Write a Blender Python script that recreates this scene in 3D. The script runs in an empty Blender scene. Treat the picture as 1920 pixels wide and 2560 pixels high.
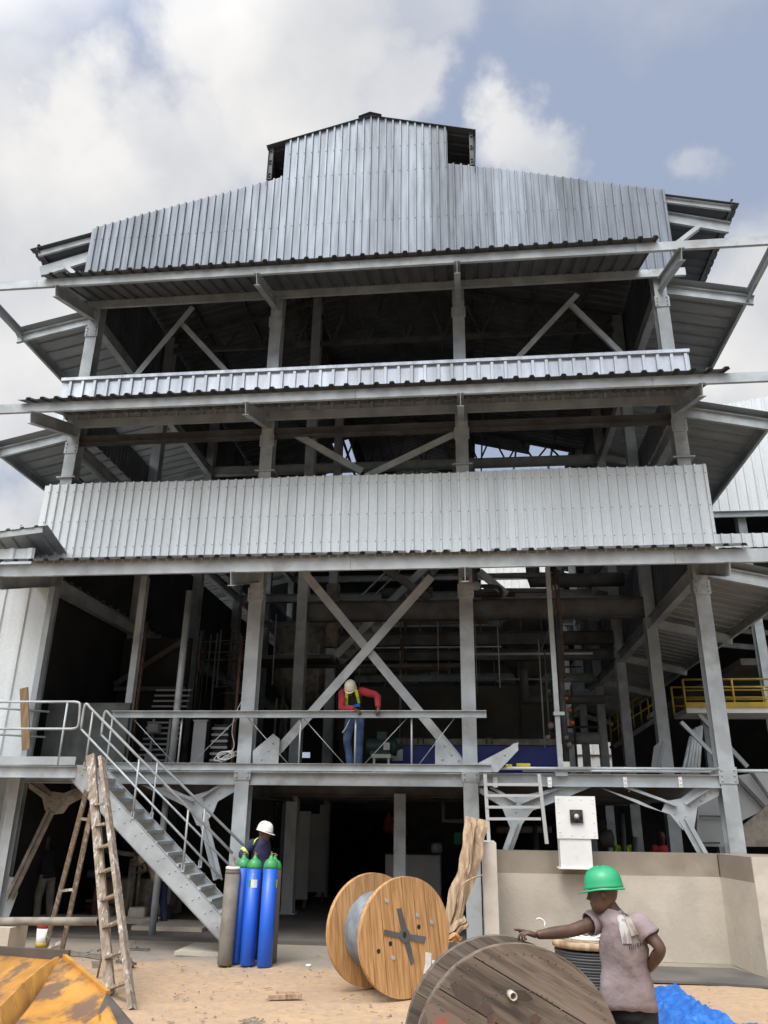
import bpy, bmesh, math, random
from mathutils import Vector as V, Matrix, noise as mnoise
random.seed(7)
S = bpy.context.scene
COL = S.collection
# ------------------------------------------------------------------ camera
CAM_Z = 2.1
YAW, PITCH, ROLL, FPX = -.1107, .3718, .0133, 1970.5
_f = V((math.sin(YAW)*math.cos(PITCH), math.cos(YAW)*math.cos(PITCH), math.sin(PITCH)))
_r0 = V((math.cos(YAW), -math.sin(YAW), 0)); _u0 = _r0.cross(_f)
_r = _r0*math.cos(ROLL)+_u0*math.sin(ROLL); _u = _u0*math.cos(ROLL)-_r0*math.sin(ROLL)
def ray(x, y): return _f+_r*((x-960)/FPX)-_u*((y-1280)/FPX)
def at(x, y, Y=None, Z=None, X=None):
    d = ray(x, y); o = V((0, 0, CAM_Z))
    t = (Y/d.y) if Y is not None else ((Z-CAM_Z)/d.z if Z is not None else X/d.x)
    return o+d*t
cd = bpy.data.cameras.new('camera'); cam = bpy.data.objects.new('camera', cd); COL.objects.link(cam)
m = Matrix(((_r.x, _u.x, -_f.x, 0), (_r.y, _u.y, -_f.y, 0), (_r.z, _u.z, -_f.z, CAM_Z), (0, 0, 0, 1)))
cam.matrix_world = m
cd.sensor_fit = 'HORIZONTAL'; cd.sensor_width = 36; cd.lens = FPX/1920*36
cd.clip_start = .05; cd.clip_end = 3000
S.camera = cam
S.render.resolution_x = 768; S.render.resolution_y = 1024
# ------------------------------------------------------------------ light
SUN_EL, SUN_AZ = math.radians(60), math.radians(205)   # azimuth clockwise from +Y
W = bpy.data.worlds.new('World'); S.world = W; W.use_nodes = True
nt = W.node_tree; N = nt.nodes; L = nt.links; N.clear()
def nd(t, **k):
    n = N.new(t)
    for a, b in k.items(): setattr(n, a, b)
    return n
out = nd('ShaderNodeOutputWorld'); bg = nd('ShaderNodeBackground'); bg.inputs[1].default_value = .10
sky = nd('ShaderNodeTexSky', sky_type='NISHITA'); sky.sun_disc = False
sky.sun_elevation = SUN_EL; sky.sun_rotation = SUN_AZ; sky.air_density = 1.3; sky.dust_density = 3.5; sky.ozone_density = 1.5
tc = nd('ShaderNodeTexCoord')
nz = nd('ShaderNodeTexNoise'); nz.inputs['Scale'].default_value = 4.5; nz.inputs['Detail'].default_value = 10; nz.inputs['Roughness'].default_value = .58
nz.normalize = True
L.new(tc.outputs['Generated'], nz.inputs['Vector'])
sub = nd('ShaderNodeVectorMath', operation='SUBTRACT'); L.new(nz.outputs['Color'], sub.inputs[0]); sub.inputs[1].default_value = (.5, .5, .5)
scl = nd('ShaderNodeVectorMath', operation='SCALE'); L.new(sub.outputs[0], scl.inputs[0]); scl.inputs['Scale'].default_value = .30
add = nd('ShaderNodeVectorMath', operation='ADD'); L.new(tc.outputs['Generated'], add.inputs[0]); L.new(scl.outputs[0], add.inputs[1])
prev = None
k_ = 1.1573
BL = [(110, 290, .075, 1.0), (190, 410, .09, 1.0), (40, 430, .10, 1), (330, 400, .08, .9), (430, 80, .075, .95), (570, 80, .10, 1), (560, 200, .10, 1.0), (690, 220, .08, 1.0), (440, 300, .07, .9), (840, 10, .07, .5),
      (860, 215, .04, .8), (1110, 280, .044, .9), (1165, 310, .040, .8), (1480, 380, .03, .5), (1650, 740, .10, 1.0), (1560, 800, .07, .8), (20, 640, .12, .95), (40, 900, .10, .9), (-300, 400, .2, .9), (20, 1120, .08, 1), (2300, 500, .12, .8),
      (-300, -500, .2, .9), (500, -700, .2, .8), (1500, -1100, .25, .8)]
dirs = [(ray(x*k_, y*k_).normalized(), r, a) for x, y, r, a in BL]
rr = random.Random(3)
for i in range(26):                      # clouds over the rest of the sky
    az = rr.uniform(1.5, 2*math.pi-1.6); el = rr.uniform(.1, 1.1)
    dirs.append((V((math.sin(az)*math.cos(el), math.cos(az)*math.cos(el), math.sin(el))), rr.uniform(.15, .4), rr.uniform(.7, 1)))
for d, r, a in dirs:
    dn = nd('ShaderNodeVectorMath', operation='DISTANCE'); L.new(add.outputs[0], dn.inputs[0]); dn.inputs[1].default_value = d
    mr = nd('ShaderNodeMapRange', interpolation_type='SMOOTHSTEP'); L.new(dn.outputs['Value'], mr.inputs[0])
    mr.inputs[1].default_value = r*1.5; mr.inputs[2].default_value = r*.55; mr.inputs[3].default_value = 0; mr.inputs[4].default_value = a
    if prev is None: prev = mr.outputs[0]
    else:
        mx = nd('ShaderNodeMath', operation='MAXIMUM'); L.new(prev, mx.inputs[0]); L.new(mr.outputs[0], mx.inputs[1]); prev = mx.outputs[0]
n2 = nd('ShaderNodeTexNoise'); n2.inputs['Scale'].default_value = 5; n2.inputs['Detail'].default_value = 8; L.new(tc.outputs['Generated'], n2.inputs['Vector'])
cr = nd('ShaderNodeValToRGB'); L.new(n2.outputs[0], cr.inputs[0])
cr.color_ramp.elements[0].position = .36; cr.color_ramp.elements[0].color = (4.9, 5.0, 5.2, 1)
cr.color_ramp.elements[1].position = .62; cr.color_ramp.elements[1].color = (6.7, 6.6, 6.5, 1)
# pale veil over the blue
hz = nd('ShaderNodeMix', data_type='RGBA'); hz.inputs[0].default_value = .8; L.new(sky.outputs[0], hz.inputs[6]); hz.inputs[7].default_value = (3.0, 3.45, 4.55, 1)
mx = nd('ShaderNodeMix', data_type='RGBA'); L.new(prev, mx.inputs[0]); L.new(hz.outputs[2], mx.inputs[6]); L.new(cr.outputs[0], mx.inputs[7])
# the sky is brighter round the veiled sun, which stands behind the camera
sdir = (math.sin(SUN_AZ)*math.cos(SUN_EL), math.cos(SUN_AZ)*math.cos(SUN_EL), math.sin(SUN_EL))
dt = nd('ShaderNodeVectorMath', operation='DOT_PRODUCT'); L.new(tc.outputs['Generated'], dt.inputs[0]); dt.inputs[1].default_value = sdir
gl = nd('ShaderNodeMapRange', interpolation_type='SMOOTHSTEP'); L.new(dt.outputs['Value'], gl.inputs[0]); gl.inputs[1].default_value = .42; gl.inputs[2].default_value = 1; gl.inputs[3].default_value = 1; gl.inputs[4].default_value = 4.5
vs_ = nd('ShaderNodeVectorMath', operation='SCALE'); L.new(mx.outputs[2], vs_.inputs[0]); L.new(gl.outputs[0], vs_.inputs['Scale'])
# low sky behind the camera dimmed, standing in for unseen surroundings that block light
sx_ = nd('ShaderNodeSeparateXYZ'); L.new(tc.outputs['Generated'], sx_.inputs[0])
za_ = nd('ShaderNodeMapRange', interpolation_type='SMOOTHSTEP'); L.new(sx_.outputs['Z'], za_.inputs[0]); za_.inputs[1].default_value = .08; za_.inputs[2].default_value = .62; za_.inputs[3].default_value = .30; za_.inputs[4].default_value = 1
ya_ = nd('ShaderNodeMapRange', interpolation_type='SMOOTHSTEP'); L.new(sx_.outputs['Y'], ya_.inputs[0]); ya_.inputs[1].default_value = -.25; ya_.inputs[2].default_value = .35
mm_ = nd('ShaderNodeMath', operation='MAXIMUM'); L.new(za_.outputs[0], mm_.inputs[0]); L.new(ya_.outputs[0], mm_.inputs[1])
vt_ = nd('ShaderNodeVectorMath', operation='SCALE'); L.new(vs_.outputs[0], vt_.inputs[0]); L.new(mm_.outputs[0], vt_.inputs['Scale'])
L.new(vt_.outputs[0], bg.inputs[0]); L.new(bg.outputs[0], out.inputs[0])
sd = bpy.data.lights.new('sun', 'SUN'); so = bpy.data.objects.new('sun', sd); COL.objects.link(so)
sd.energy = 1.5; sd.angle = math.radians(22); sd.color = (1, .96, .91)
sv = V((math.sin(SUN_AZ)*math.cos(SUN_EL), math.cos(SUN_AZ)*math.cos(SUN_EL), math.sin(SUN_EL)))
so.rotation_euler = sv.to_track_quat('Z', 'Y').to_euler()
S.view_settings.view_transform = 'Standard'; S.view_settings.look = 'None'; S.view_settings.exposure = .45; S.view_settings.gamma = 1
# ------------------------------------------------------------------ materials
def M(name, c1, c2=None, sc=4, st=(1, 1, 1), rough=.6, metal=0, bump=0, lo=.4, hi=.6, c3=None, sc3=1.2, lo3=.55, hi3=.68, isl=0, rv=.1, det=6, bs=None, rot=None, spec=None):
    mt = bpy.data.materials.new(name); mt.use_nodes = True; t = mt.node_tree; n = t.nodes; l = t.links
    p = n['Principled BSDF']; p.inputs['Roughness'].default_value = rough; p.inputs['Metallic'].default_value = metal
    if spec is not None: p.inputs['Specular IOR Level'].default_value = spec
    co = n.new('ShaderNodeTexCoord'); mp = n.new('ShaderNodeMapping'); mp.inputs['Scale'].default_value = st
    if rot: mp.inputs['Rotation'].default_value = rot
    l.new(co.outputs['Object'], mp.inputs[0])
    c2 = c2 or tuple(x*.8 for x in c1)
    nz = n.new('ShaderNodeTexNoise'); nz.inputs['Scale'].default_value = sc; nz.inputs['Detail'].default_value = det; l.new(mp.outputs[0], nz.inputs['Vector'])
    mr = n.new('ShaderNodeMapRange'); l.new(nz.outputs[0], mr.inputs[0]); mr.inputs[1].default_value = lo; mr.inputs[2].default_value = hi
    mx = n.new('ShaderNodeMix'); mx.data_type = 'RGBA'; l.new(mr.outputs[0], mx.inputs[0]); mx.inputs[6].default_value = (*c1, 1); mx.inputs[7].default_value = (*c2, 1)
    o = mx.outputs[2]
    if c3:
        n3 = n.new('ShaderNodeTexNoise'); n3.inputs['Scale'].default_value = sc3; n3.inputs['Detail'].default_value = 8; n3.inputs['Roughness'].default_value = .65; l.new(mp.outputs[0], n3.inputs['Vector'])
        m3 = n.new('ShaderNodeMapRange'); l.new(n3.outputs[0], m3.inputs[0]); m3.inputs[1].default_value = lo3; m3.inputs[2].default_value = hi3
        x3 = n.new('ShaderNodeMix'); x3.data_type = 'RGBA'; l.new(m3.outputs[0], x3.inputs[0]); l.new(o, x3.inputs[6]); x3.inputs[7].default_value = (*c3, 1); o = x3.outputs[2]
    if isl:
        g = n.new('ShaderNodeNewGeometry'); mi = n.new('ShaderNodeMapRange'); l.new(g.outputs['Random Per Island'], mi.inputs[0]); mi.inputs[3].default_value = 1-isl; mi.inputs[4].default_value = 1+isl*.5
        vm = n.new('ShaderNodeVectorMath'); vm.operation = 'SCALE'; l.new(o, vm.inputs[0]); l.new(mi.outputs[0], vm.inputs['Scale']); o = vm.outputs[0]
    l.new(o, p.inputs['Base Color'])
    if rv:
        r_ = n.new('ShaderNodeMapRange'); l.new(nz.outputs[0], r_.inputs[0]); r_.inputs[3].default_value = max(.02, rough-rv); r_.inputs[4].default_value = min(1, rough+rv); l.new(r_.outputs[0], p.inputs['Roughness'])
    if bump:
        b = n.new('ShaderNodeBump'); b.inputs['Strength'].default_value = bump; b.inputs['Distance'].default_value = .02
        nb = nz
        if bs: nb = n.new('ShaderNodeTexNoise'); nb.inputs['Scale'].default_value = bs; nb.inputs['Detail'].default_value = 6; l.new(mp.outputs[0], nb.inputs['Vector'])
        l.new(nb.outputs[0], b.inputs['Height']); l.new(b.outputs[0], p.inputs['Normal'])
    return mt
def galv(name, c, var, metal, rough, width=.76, patch=.5, axis='X', sc=1.6, dark=.45):
    """galvanised sheet: each sheet has its own tone, with cloudy spangle patches"""
    mt = bpy.data.materials.new(name); mt.use_nodes = True; t = mt.node_tree; n = t.nodes; l = t.links
    p = n['Principled BSDF']; p.inputs['Metallic'].default_value = metal
    co = n.new('ShaderNodeTexCoord'); sp = n.new('ShaderNodeSeparateXYZ'); l.new(co.outputs['Object'], sp.inputs[0])
    dv = n.new('ShaderNodeMath'); dv.operation = 'DIVIDE'; l.new(sp.outputs[axis], dv.inputs[0]); dv.inputs[1].default_value = width
    fl = n.new('ShaderNodeMath'); fl.operation = 'FLOOR'; l.new(dv.outputs[0], fl.inputs[0])
    wn = n.new('ShaderNodeTexWhiteNoise'); wn.noise_dimensions = '1D'; l.new(fl.outputs[0], wn.inputs['W'])
    mp = n.new('ShaderNodeMapping'); mp.inputs['Scale'].default_value = (3.2, .9, .32) if axis == 'X' else (.9, 3.2, .32); l.new(co.outputs['Object'], mp.inputs[0])
    nz = n.new('ShaderNodeTexNoise'); nz.inputs['Scale'].default_value = sc; nz.inputs['Detail'].default_value = 5; l.new(mp.outputs[0], nz.inputs['Vector'])
    ad = n.new('ShaderNodeMath'); ad.operation = 'MULTIPLY_ADD'; l.new(wn.outputs[0], ad.inputs[0]); ad.inputs[1].default_value = var; l.new(nz.outputs[0], ad.inputs[2])
    mr = n.new('ShaderNodeMapRange'); l.new(ad.outputs[0], mr.inputs[0]); mr.inputs[1].default_value = .36; mr.inputs[2].default_value = .64+var
    mx = n.new('ShaderNodeMix'); mx.data_type = 'RGBA'; l.new(mr.outputs[0], mx.inputs[0]); mx.inputs[6].default_value = (*c, 1); mx.inputs[7].default_value = (*[x*dark for x in c], 1)
    vo = n.new('ShaderNodeTexVoronoi'); vo.inputs['Scale'].default_value = 30; l.new(co.outputs['Object'], vo.inputs['Vector'])
    vr = n.new('ShaderNodeMapRange'); l.new(vo.outputs['Color'], vr.inputs[0]); vr.inputs[3].default_value = .93; vr.inputs[4].default_value = 1.05
    vm = n.new('ShaderNodeVectorMath'); vm.operation = 'SCALE'; l.new(mx.outputs[2], vm.inputs[0]); l.new(vr.outputs[0], vm.inputs['Scale'])
    l.new(vm.outputs[0], p.inputs['Base Color'])
    r_ = n.new('ShaderNodeMapRange'); l.new(nz.outputs[0], r_.inputs[0]); r_.inputs[3].default_value = rough-.08; r_.inputs[4].default_value = rough+.12; l.new(r_.outputs[0], p.inputs['Roughness'])
    return mt
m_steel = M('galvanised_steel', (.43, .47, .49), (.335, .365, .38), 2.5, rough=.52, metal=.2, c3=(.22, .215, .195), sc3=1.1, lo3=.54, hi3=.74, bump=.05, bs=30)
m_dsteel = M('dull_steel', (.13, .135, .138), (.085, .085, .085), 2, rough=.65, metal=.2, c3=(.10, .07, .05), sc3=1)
m_rust = M('rusty_steel', (.16, .09, .055), (.09, .055, .04), 6, rough=.85)
m_dusty = M('dusty_steel', (.30, .27, .22), (.2, .18, .15), 5, rough=.75, metal=.1, c3=(.13, .11, .09), sc3=2)
m_panel = galv('bright_galvanised_sheet', (.70, .745, .755), .12, .25, .48, dark=.88)
m_gable = galv('weathered_galvanised_sheet', (.235, .27, .315), .55, .35, .48, dark=.42, sc=2.6)
m_parap = galv('shiny_galvanised_sheet', (.60, .64, .69), .2, .5, .32, dark=.7)
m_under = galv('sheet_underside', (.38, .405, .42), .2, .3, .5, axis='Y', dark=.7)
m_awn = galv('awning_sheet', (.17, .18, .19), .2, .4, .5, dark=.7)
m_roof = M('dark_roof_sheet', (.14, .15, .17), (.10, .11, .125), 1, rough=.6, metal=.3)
m_conc = M('raw_concrete', (.50, .45, .375), (.43, .385, .32), 1.6, rough=.9, rv=.05, bump=.3, c3=(.30, .265, .22), sc3=2.3, lo3=.60, hi3=.78, bs=16)
m_concd = M('damp_concrete_band', (.29, .25, .20), (.235, .2, .155), 2, rough=.85, rv=.05, c3=(.34, .31, .26), sc3=1.3, lo3=.6, hi3=.7, bump=.2)
m_concl = M('pale_concrete', (.52, .48, .42), (.45, .41, .35), 4, rough=.9, rv=.05, c3=(.28, .25, .2), sc3=5, lo3=.66, hi3=.74, bump=.2)
m_wood = M('fresh_pine', (.56, .33, .14), (.40, .21, .08), 7, st=(.3, 4, 4), rough=.7, isl=.16, c3=(.30, .16, .07), sc3=1.6, lo3=.6, hi3=.75, bump=.15)
m_woodo = M('weathered_wood', (.20, .158, .122), (.13, .10, .077), 6, st=(.35, 4, 4), rough=.85, isl=.28, c3=(.06, .046, .036), sc3=2.6, lo3=.53, hi3=.66, bump=.5)
m_woodr = M('rough_wood', (.46, .34, .22), (.30, .21, .13), 6, st=(3, 3, .4), rough=.85, c3=(.2, .12, .07), sc3=2, bump=.3)
m_woodl = M('paint_spattered_wood', (.30, .25, .195), (.20, .155, .115), 22, st=(1, 1, .3), rough=.85, lo=.40, hi=.60, c3=(.50, .47, .42), sc3=15, lo3=.56, hi3=.60, bump=.2)
m_yellow = M('worn_yellow_paint', (.52, .25, .045), (.38, .18, .035), 4, rough=.6, c3=(.16, .095, .055), sc3=2.0, lo3=.46, hi3=.54, bump=.3, st=(1.6, .8, .8), rot=(0, 0, .5))
m_yelback = M('scraped_yellow_paint', (.50, .24, .045), (.36, .17, .035), 3, rough=.5, c3=(.18, .11, .06), sc3=2.6, lo3=.47, hi3=.54, bump=.3, st=(2.2, .6, .6), rot=(0, 0, .6))
m_yelclean = M('yellow_paint_edge', (.54, .27, .05), (.40, .19, .04), 4, rough=.5, c3=(.2, .11, .05), sc3=6, lo3=.6, hi3=.66)
m_bktdark = M('bare_bucket_steel', (.13, .11, .095), (.09, .075, .06), 3, rough=.6, metal=.3)
m_blue = M('blue_cylinder_paint', (.012, .10, .56), (.01, .08, .46), 3, rough=.38, rv=.05, c3=(.10, .13, .22), sc3=16, lo3=.64, hi3=.68, st=(1, 1, .35))
m_blued = M('blue_machine_paint', (.05, .07, .34), (.035, .05, .26), 2, rough=.5)
m_green = M('green_cylinder_paint', (.05, .32, .10), (.04, .25, .08), 4, rough=.4)
m_gcyl = M('grey_cylinder_paint', (.20, .185, .155), (.15, .135, .11), 4, rough=.7, c3=(.25, .14, .09), sc3=3, lo3=.6, hi3=.7)
m_helg = M('green_plastic', (.02, .33, .145), (.018, .29, .125), 5, rough=.38, rv=.04, c3=(.05, .3, .17), sc3=9, lo3=.62, hi3=.8)
m_helw = M('white_plastic', (.82, .81, .76), (.74, .72, .66), 6, rough=.4, rv=.04)
m_hely = M('cream_plastic', (.78, .74, .60), (.7, .66, .52), 6, rough=.4, rv=.04)
m_skin = M('dark_skin', (.11, .06, .040), (.08, .043, .03), 12, rough=.5, rv=.06, bump=.05)
m_hair = M('black_hair', (.012, .01, .009), None, 40, rough=.9)
m_shirt = M('taupe_cotton', (.275, .22, .22), (.215, .17, .17), 5, rough=.95, rv=.02, c3=(.13, .105, .09), sc3=4.5, lo3=.55, hi3=.72, bump=1.0, bs=9)
m_print = M('cracked_white_print', (.42, .42, .40), (.27, .24, .23), 30, st=(1, 1, .3), rough=.9, lo=.45, hi=.55)
m_ink = M('dark_ink', (.05, .04, .04), None, 5, rough=.9)
m_black = M('black_cloth', (.018, .018, .022), None, 5, rough=.9)
m_navy = M('navy_cloth', (.028, .026, .07), (.02, .018, .05), 5, rough=.9, bump=.5, bs=10)
m_jeans = M('faded_denim', (.06, .12, .24), (.035, .07, .15), 4, rough=.9, c3=(.26, .27, .32), sc3=3, lo3=.57, hi3=.7, bump=.5, bs=12)
m_red = M('red_cloth', (.42, .035, .045), (.34, .03, .04), 5, rough=.9, bump=.5, bs=12)
m_hiviz = M('yellow_green_tape', (.50, .80, .04), (.42, .7, .03), 5, rough=.6)
m_refl = M('silver_tape', (.6, .6, .55), None, 5, rough=.4)
m_white = M('white_paint', (.72, .73, .71), (.66, .67, .65), 3, rough=.5, c3=(.5, .5, .47), sc3=2, lo3=.62, hi3=.8)
m_paper = M('white_paper', (.8, .8, .78), None, 5, rough=.7)
m_cab = M('grey_cabinet_paint', (.42, .43, .43), (.36, .37, .37), 1.5, rough=.55)
m_dark = M('dark_machine_paint', (.03, .032, .03), (.02, .02, .02), 3, rough=.7)
m_wall = M('shade_black_wall', (.03, .03, .031), (.02, .02, .021), 1.2, rough=.9)  # near-black base puts the deep interior shade into the wall colour
m_gwall = M('drab_panel', (.085, .085, .068), (.06, .06, .05), 1, rough=.8)
m_cable = M('grey_cable_sheath', (.22, .25, .27), (.15, .17, .19), 6, rough=.55)
m_cablek = M('black_cable_sheath', (.05, .055, .06), None, 6, rough=.5)
m_tarp = M('blue_tarpaulin', (.03, .15, .48), (.02, .10, .36), 5, rough=.5, bump=.4, bs=8, spec=.3)
m_yel = M('safety_yellow_paint', (.50, .34, .03), (.38, .26, .03), 3, rough=.5)
m_yfoam = M('yellow_foam', (.75, .66, .06), None, 3, rough=.8)
m_orange = M('orange_paint', (.7, .17, .04), None, 3, rough=.6)
m_rdpaint = M('faded_red_spray', (.33, .08, .045), (.17, .13, .105), 7, rough=.9, lo=.40, hi=.55)
m_floor = M('dusty_concrete_floor', (.13, .12, .105), (.09, .08, .07), 1, rough=.9)
# ------------------------------------------------------------------ mesh builder
class MB:
    def __init__(s): s.v = []; s.f = []; s.sm = []
    def add(s, vs, fs, sm=False):
        o = len(s.v); s.v += [tuple(x) for x in vs]; s.f += [tuple(i+o for i in f) for f in fs]; s.sm += [sm]*len(fs); return s
    def box(s, x0, x1, y0, y1, z0, z1):
        x0, x1 = min(x0, x1), max(x0, x1); y0, y1 = min(y0, y1), max(y0, y1); z0, z1 = min(z0, z1), max(z0, z1)
        return s.add([(x0, y0, z0), (x1, y0, z0), (x1, y1, z0), (x0, y1, z0), (x0, y0, z1), (x1, y0, z1), (x1, y1, z1), (x0, y1, z1)],
                     [(0, 3, 2, 1), (4, 5, 6, 7), (0, 1, 5, 4), (1, 2, 6, 5), (2, 3, 7, 6), (3, 0, 4, 7)])
    def frame(s, a, b, up):
        a, b = V(a), V(b); d = (b-a).normalized(); up = V(up); x = d.cross(up)
        if x.length < 1e-4: x = d.cross(V((1, 0, 0)))
        x.normalize(); z = x.cross(d).normalized(); return a, b, x, z
    def prof(s, a, b, poly, up=(0, 0, 1), sm=False):
        """extrude a 2D polygon (side, up) from a to b"""
        a, b, x, z = s.frame(a, b, up); n = len(poly)
        vs = [a+x*p+z*q for p, q in poly]+[b+x*p+z*q for p, q in poly]
        fs = [(i, (i+1) % n, n+(i+1) % n, n+i) for i in range(n)]
        return s.add(vs, fs+[tuple(range(n-1, -1, -1)), tuple(range(n, 2*n))], sm)
    def bar(s, a, b, w, h=None, up=(0, 0, 1)):
        h = h or w; return s.prof(a, b, [(-w/2, -h/2), (w/2, -h/2), (w/2, h/2), (-w/2, h/2)], up)
    def ibeam(s, a, b, w, h, t=.012, up=(0, 0, 1)):
        x, y = w/2, h/2; q = t/2
        return s.prof(a, b, [(-x, -y), (x, -y), (x, -y+t), (q, -y+t), (q, y-t), (x, y-t), (x, y), (-x, y), (-x, y-t), (-q, y-t), (-q, -y+t), (-x, -y+t)], up)
    def chan(s, a, b, w, h, t=.008, up=(0, 0, 1), flip=False):
        x, y = w, h/2
        P = [(0, -y), (x, -y), (x, -y+t), (t, -y+t), (t, y-t), (x, y-t), (x, y), (0, y)]
        if flip: P = [(-p, q) for p, q in P][::-1]
        return s.prof(a, b, P, up)
    def ang(s, a, b, w, h, t=.008, up=(0, 0, 1)):
        return s.prof(a, b, [(0, 0), (w, 0), (w, t), (t, t), (t, h), (0, h)], up)
    def tube(s, pts, r, n=8, cap=True, sq=1):
        pts = [V(p) for p in pts]; k = len(pts); rs = r if isinstance(r, (list, tuple)) else [r]*k
        vs = []; pv = None
        for i, p in enumerate(pts):
            d = (pts[min(i+1, k-1)]-pts[max(i-1, 0)]).normalized()
            if pv is None: x = d.cross(V((0, 0, 1))); x = x if x.length > 1e-3 else d.cross(V((0, 1, 0)))
            else: x = pv-d*pv.dot(d)
            x.normalize(); pv = x; y = d.cross(x)
            for j in range(n):
                a = 2*math.pi*j/n; vs.append(p+x*(math.cos(a)*rs[i])+y*(math.sin(a)*rs[i]*sq))
        fs = [(i*n+j, i*n+(j+1) % n, (i+1)*n+(j+1) % n, (i+1)*n+j) for i in range(k-1) for j in range(n)]
        if cap: fs += [tuple(range(n-1, -1, -1)), tuple(range((k-1)*n, k*n))]
        return s.add(vs, fs, True)
    def rings(s, R, cap=True, sm=True):
        n = len(R[0]); k = len(R); vs = [p for r in R for p in r]
        fs = [(i*n+j, i*n+(j+1) % n, (i+1)*n+(j+1) % n, (i+1)*n+j) for i in range(k-1) for j in range(n)]
        if cap: fs += [tuple(range(n-1, -1, -1)), tuple(range((k-1)*n, k*n))]
        return s.add(vs, fs, sm)
    def lathe(s, prof, c=(0, 0, 0), n=20, axis=None):
        c = V(c); ax = V(axis).normalized() if axis else V((0, 0, 1)); x = ax.orthogonal().normalized(); y = ax.cross(x)
        return s.rings([[c+ax*h+x*(math.cos(2*math.pi*j/n)*r)+y*(math.sin(2*math.pi*j/n)*r) for j in range(n)] for r, h in prof])
    def plate(s, poly, nrm, t):
        """flat polygon (3D points) thickened by t along nrm"""
        P = [V(p) for p in poly]; n = len(P); d = V(nrm)*t
        return s.add(P+[p+d for p in P], [tuple(range(n-1, -1, -1)), tuple(range(n, 2*n))]+[(i, (i+1) % n, n+(i+1) % n, n+i) for i in range(n)])
    def ball(s, c, r, n=8, m=6, sc=(1, 1, 1)):
        c = V(c); R = []
        for i in range(1, m):
            a = math.pi*i/m; R.append([c+V((math.cos(2*math.pi*j/n)*math.sin(a)*r*sc[0], math.sin(2*math.pi*j/n)*math.sin(a)*r*sc[1], -math.cos(a)*r*sc[2])) for j in range(n)])
        return s.rings(R)
    def corr(s, B, T, n, pitch, depth, nrm, prof=((0, 0), (.58, 0), (.66, 1), (.90, 1), (.98, 0)), nv=1, sm=False):
        """ribbed sheet: B(s), T(s) give lower and upper edge at distance s; n ribs"""
        nrm = V(nrm); row = []
        for i in range(n):
            for u, h in prof: row.append(((i+u)*pitch, h*depth))
        row.append((n*pitch, 0)); k = len(row); vs = []
        for j in range(nv+1):
            for u, h in row: b, t = V(B(u)), V(T(u)); vs.append(b.lerp(t, j/nv)+nrm*h)
        return s.add(vs, [(j*k+i, j*k+i+1, (j+1)*k+i+1, (j+1)*k+i) for j in range(nv) for i in range(k-1)], sm)
    def build(s, name, mat, root=None, mats=None, fm=None):
        me = bpy.data.meshes.new(name); o0 = V(root.get('_o', (0, 0, 0))) if root is not None and root.type != 'MESH' else (V(root['_o']) if root is not None and '_o' in root else V((0, 0, 0)))
        me.from_pydata([tuple(V(v)-o0) for v in s.v], [], s.f); me.materials.append(mat)
        for q in (mats or []): me.materials.append(q)
        for p, q in zip(me.polygons, s.sm): p.use_smooth = q
        if fm:
            for p in me.polygons: p.material_index = fm(p)
        bm = bmesh.new(); bm.from_mesh(me); bmesh.ops.recalc_face_normals(bm, faces=bm.faces); bm.to_mesh(me); bm.free()
        o = bpy.data.objects.new(name, me); COL.objects.link(o)
        if root is not None: o.parent = root; o['_o'] = tuple(o0)
        return o
def tag(o, label=None, cat=None, group=None, kind=None):
    if label: o['label'] = label
    if cat: o['category'] = cat
    if group: o['group'] = group
    if kind: o['kind'] = kind
    return o
def thing(name, loc, label, cat, group=None):
    o = bpy.data.objects.new(name, None); COL.objects.link(o); o.location = loc; o.empty_display_size = .2
    o['_o'] = tuple(loc); return tag(o, label, cat, group)
def solo(mb, name, mat, label, cat, group=None):
    vs = mb.v; c = V((sum(v[0] for v in vs)/len(vs), sum(v[1] for v in vs)/len(vs), min(v[2] for v in vs)))
    mb.v = [tuple(V(v)-c) for v in vs]; o = mb.build(name, mat); o.location = c; return tag(o, label, cat, group)
def copy_tree(o, parent=None):
    c = o.copy(); COL.objects.link(c); c.parent = parent
    for ch in [x for x in o.children]: copy_tree(ch, c)
    return c
def bez(a, b, c, n=8):
    a, b, c = V(a), V(b), V(c); return [a*(1-t)**2+b*2*t*(1-t)+c*t*t for t in [i/n for i in range(n+1)]]
def smooth(P, k=4):
    P = [V(p) for p in P]; o = []
    for i in range(len(P)-1):
        p0, p1, p2, p3 = P[max(i-1, 0)], P[i], P[i+1], P[min(i+2, len(P)-1)]
        for j in range(k):
            t = j/k; o.append(.5*((2*p1)+(p2-p0)*t+(2*p0-5*p1+4*p2-p3)*t*t+(3*p1-p0-3*p2+p3)*t**3))
    return o+[P[-1]]
def text(s, name, mat, root, loc, rx, size, ex=.002):
    cu = bpy.data.curves.new(name, 'FONT'); cu.body = s; cu.size = size; cu.extrude = ex; cu.align_x = 'CENTER'; cu.align_y = 'CENTER'
    t = bpy.data.objects.new('tmp', cu); COL.objects.link(t); dg = bpy.context.evaluated_depsgraph_get(); dg.update()
    me = bpy.data.meshes.new_from_object(t.evaluated_get(dg)); bpy.data.objects.remove(t)
    me.materials.clear(); me.materials.append(mat); o = bpy.data.objects.new(name, me); COL.objects.link(o)
    if root is not None: o.parent = root; o['_o'] = root['_o']; loc = V(loc)-V(root['_o'])
    o.matrix_local = Matrix.Translation(loc) @ rx.to_4x4(); return o
def z1(x, y, **k): return at(x/2.37, 1700+y/2.37, **k)
def z2(x, y, **k): return at(500+x/2.212, 1650+y/2.212, **k)
def z3(x, y, **k): return at(1150+x/2.1545, 1750+y/2.1545, **k)
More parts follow.
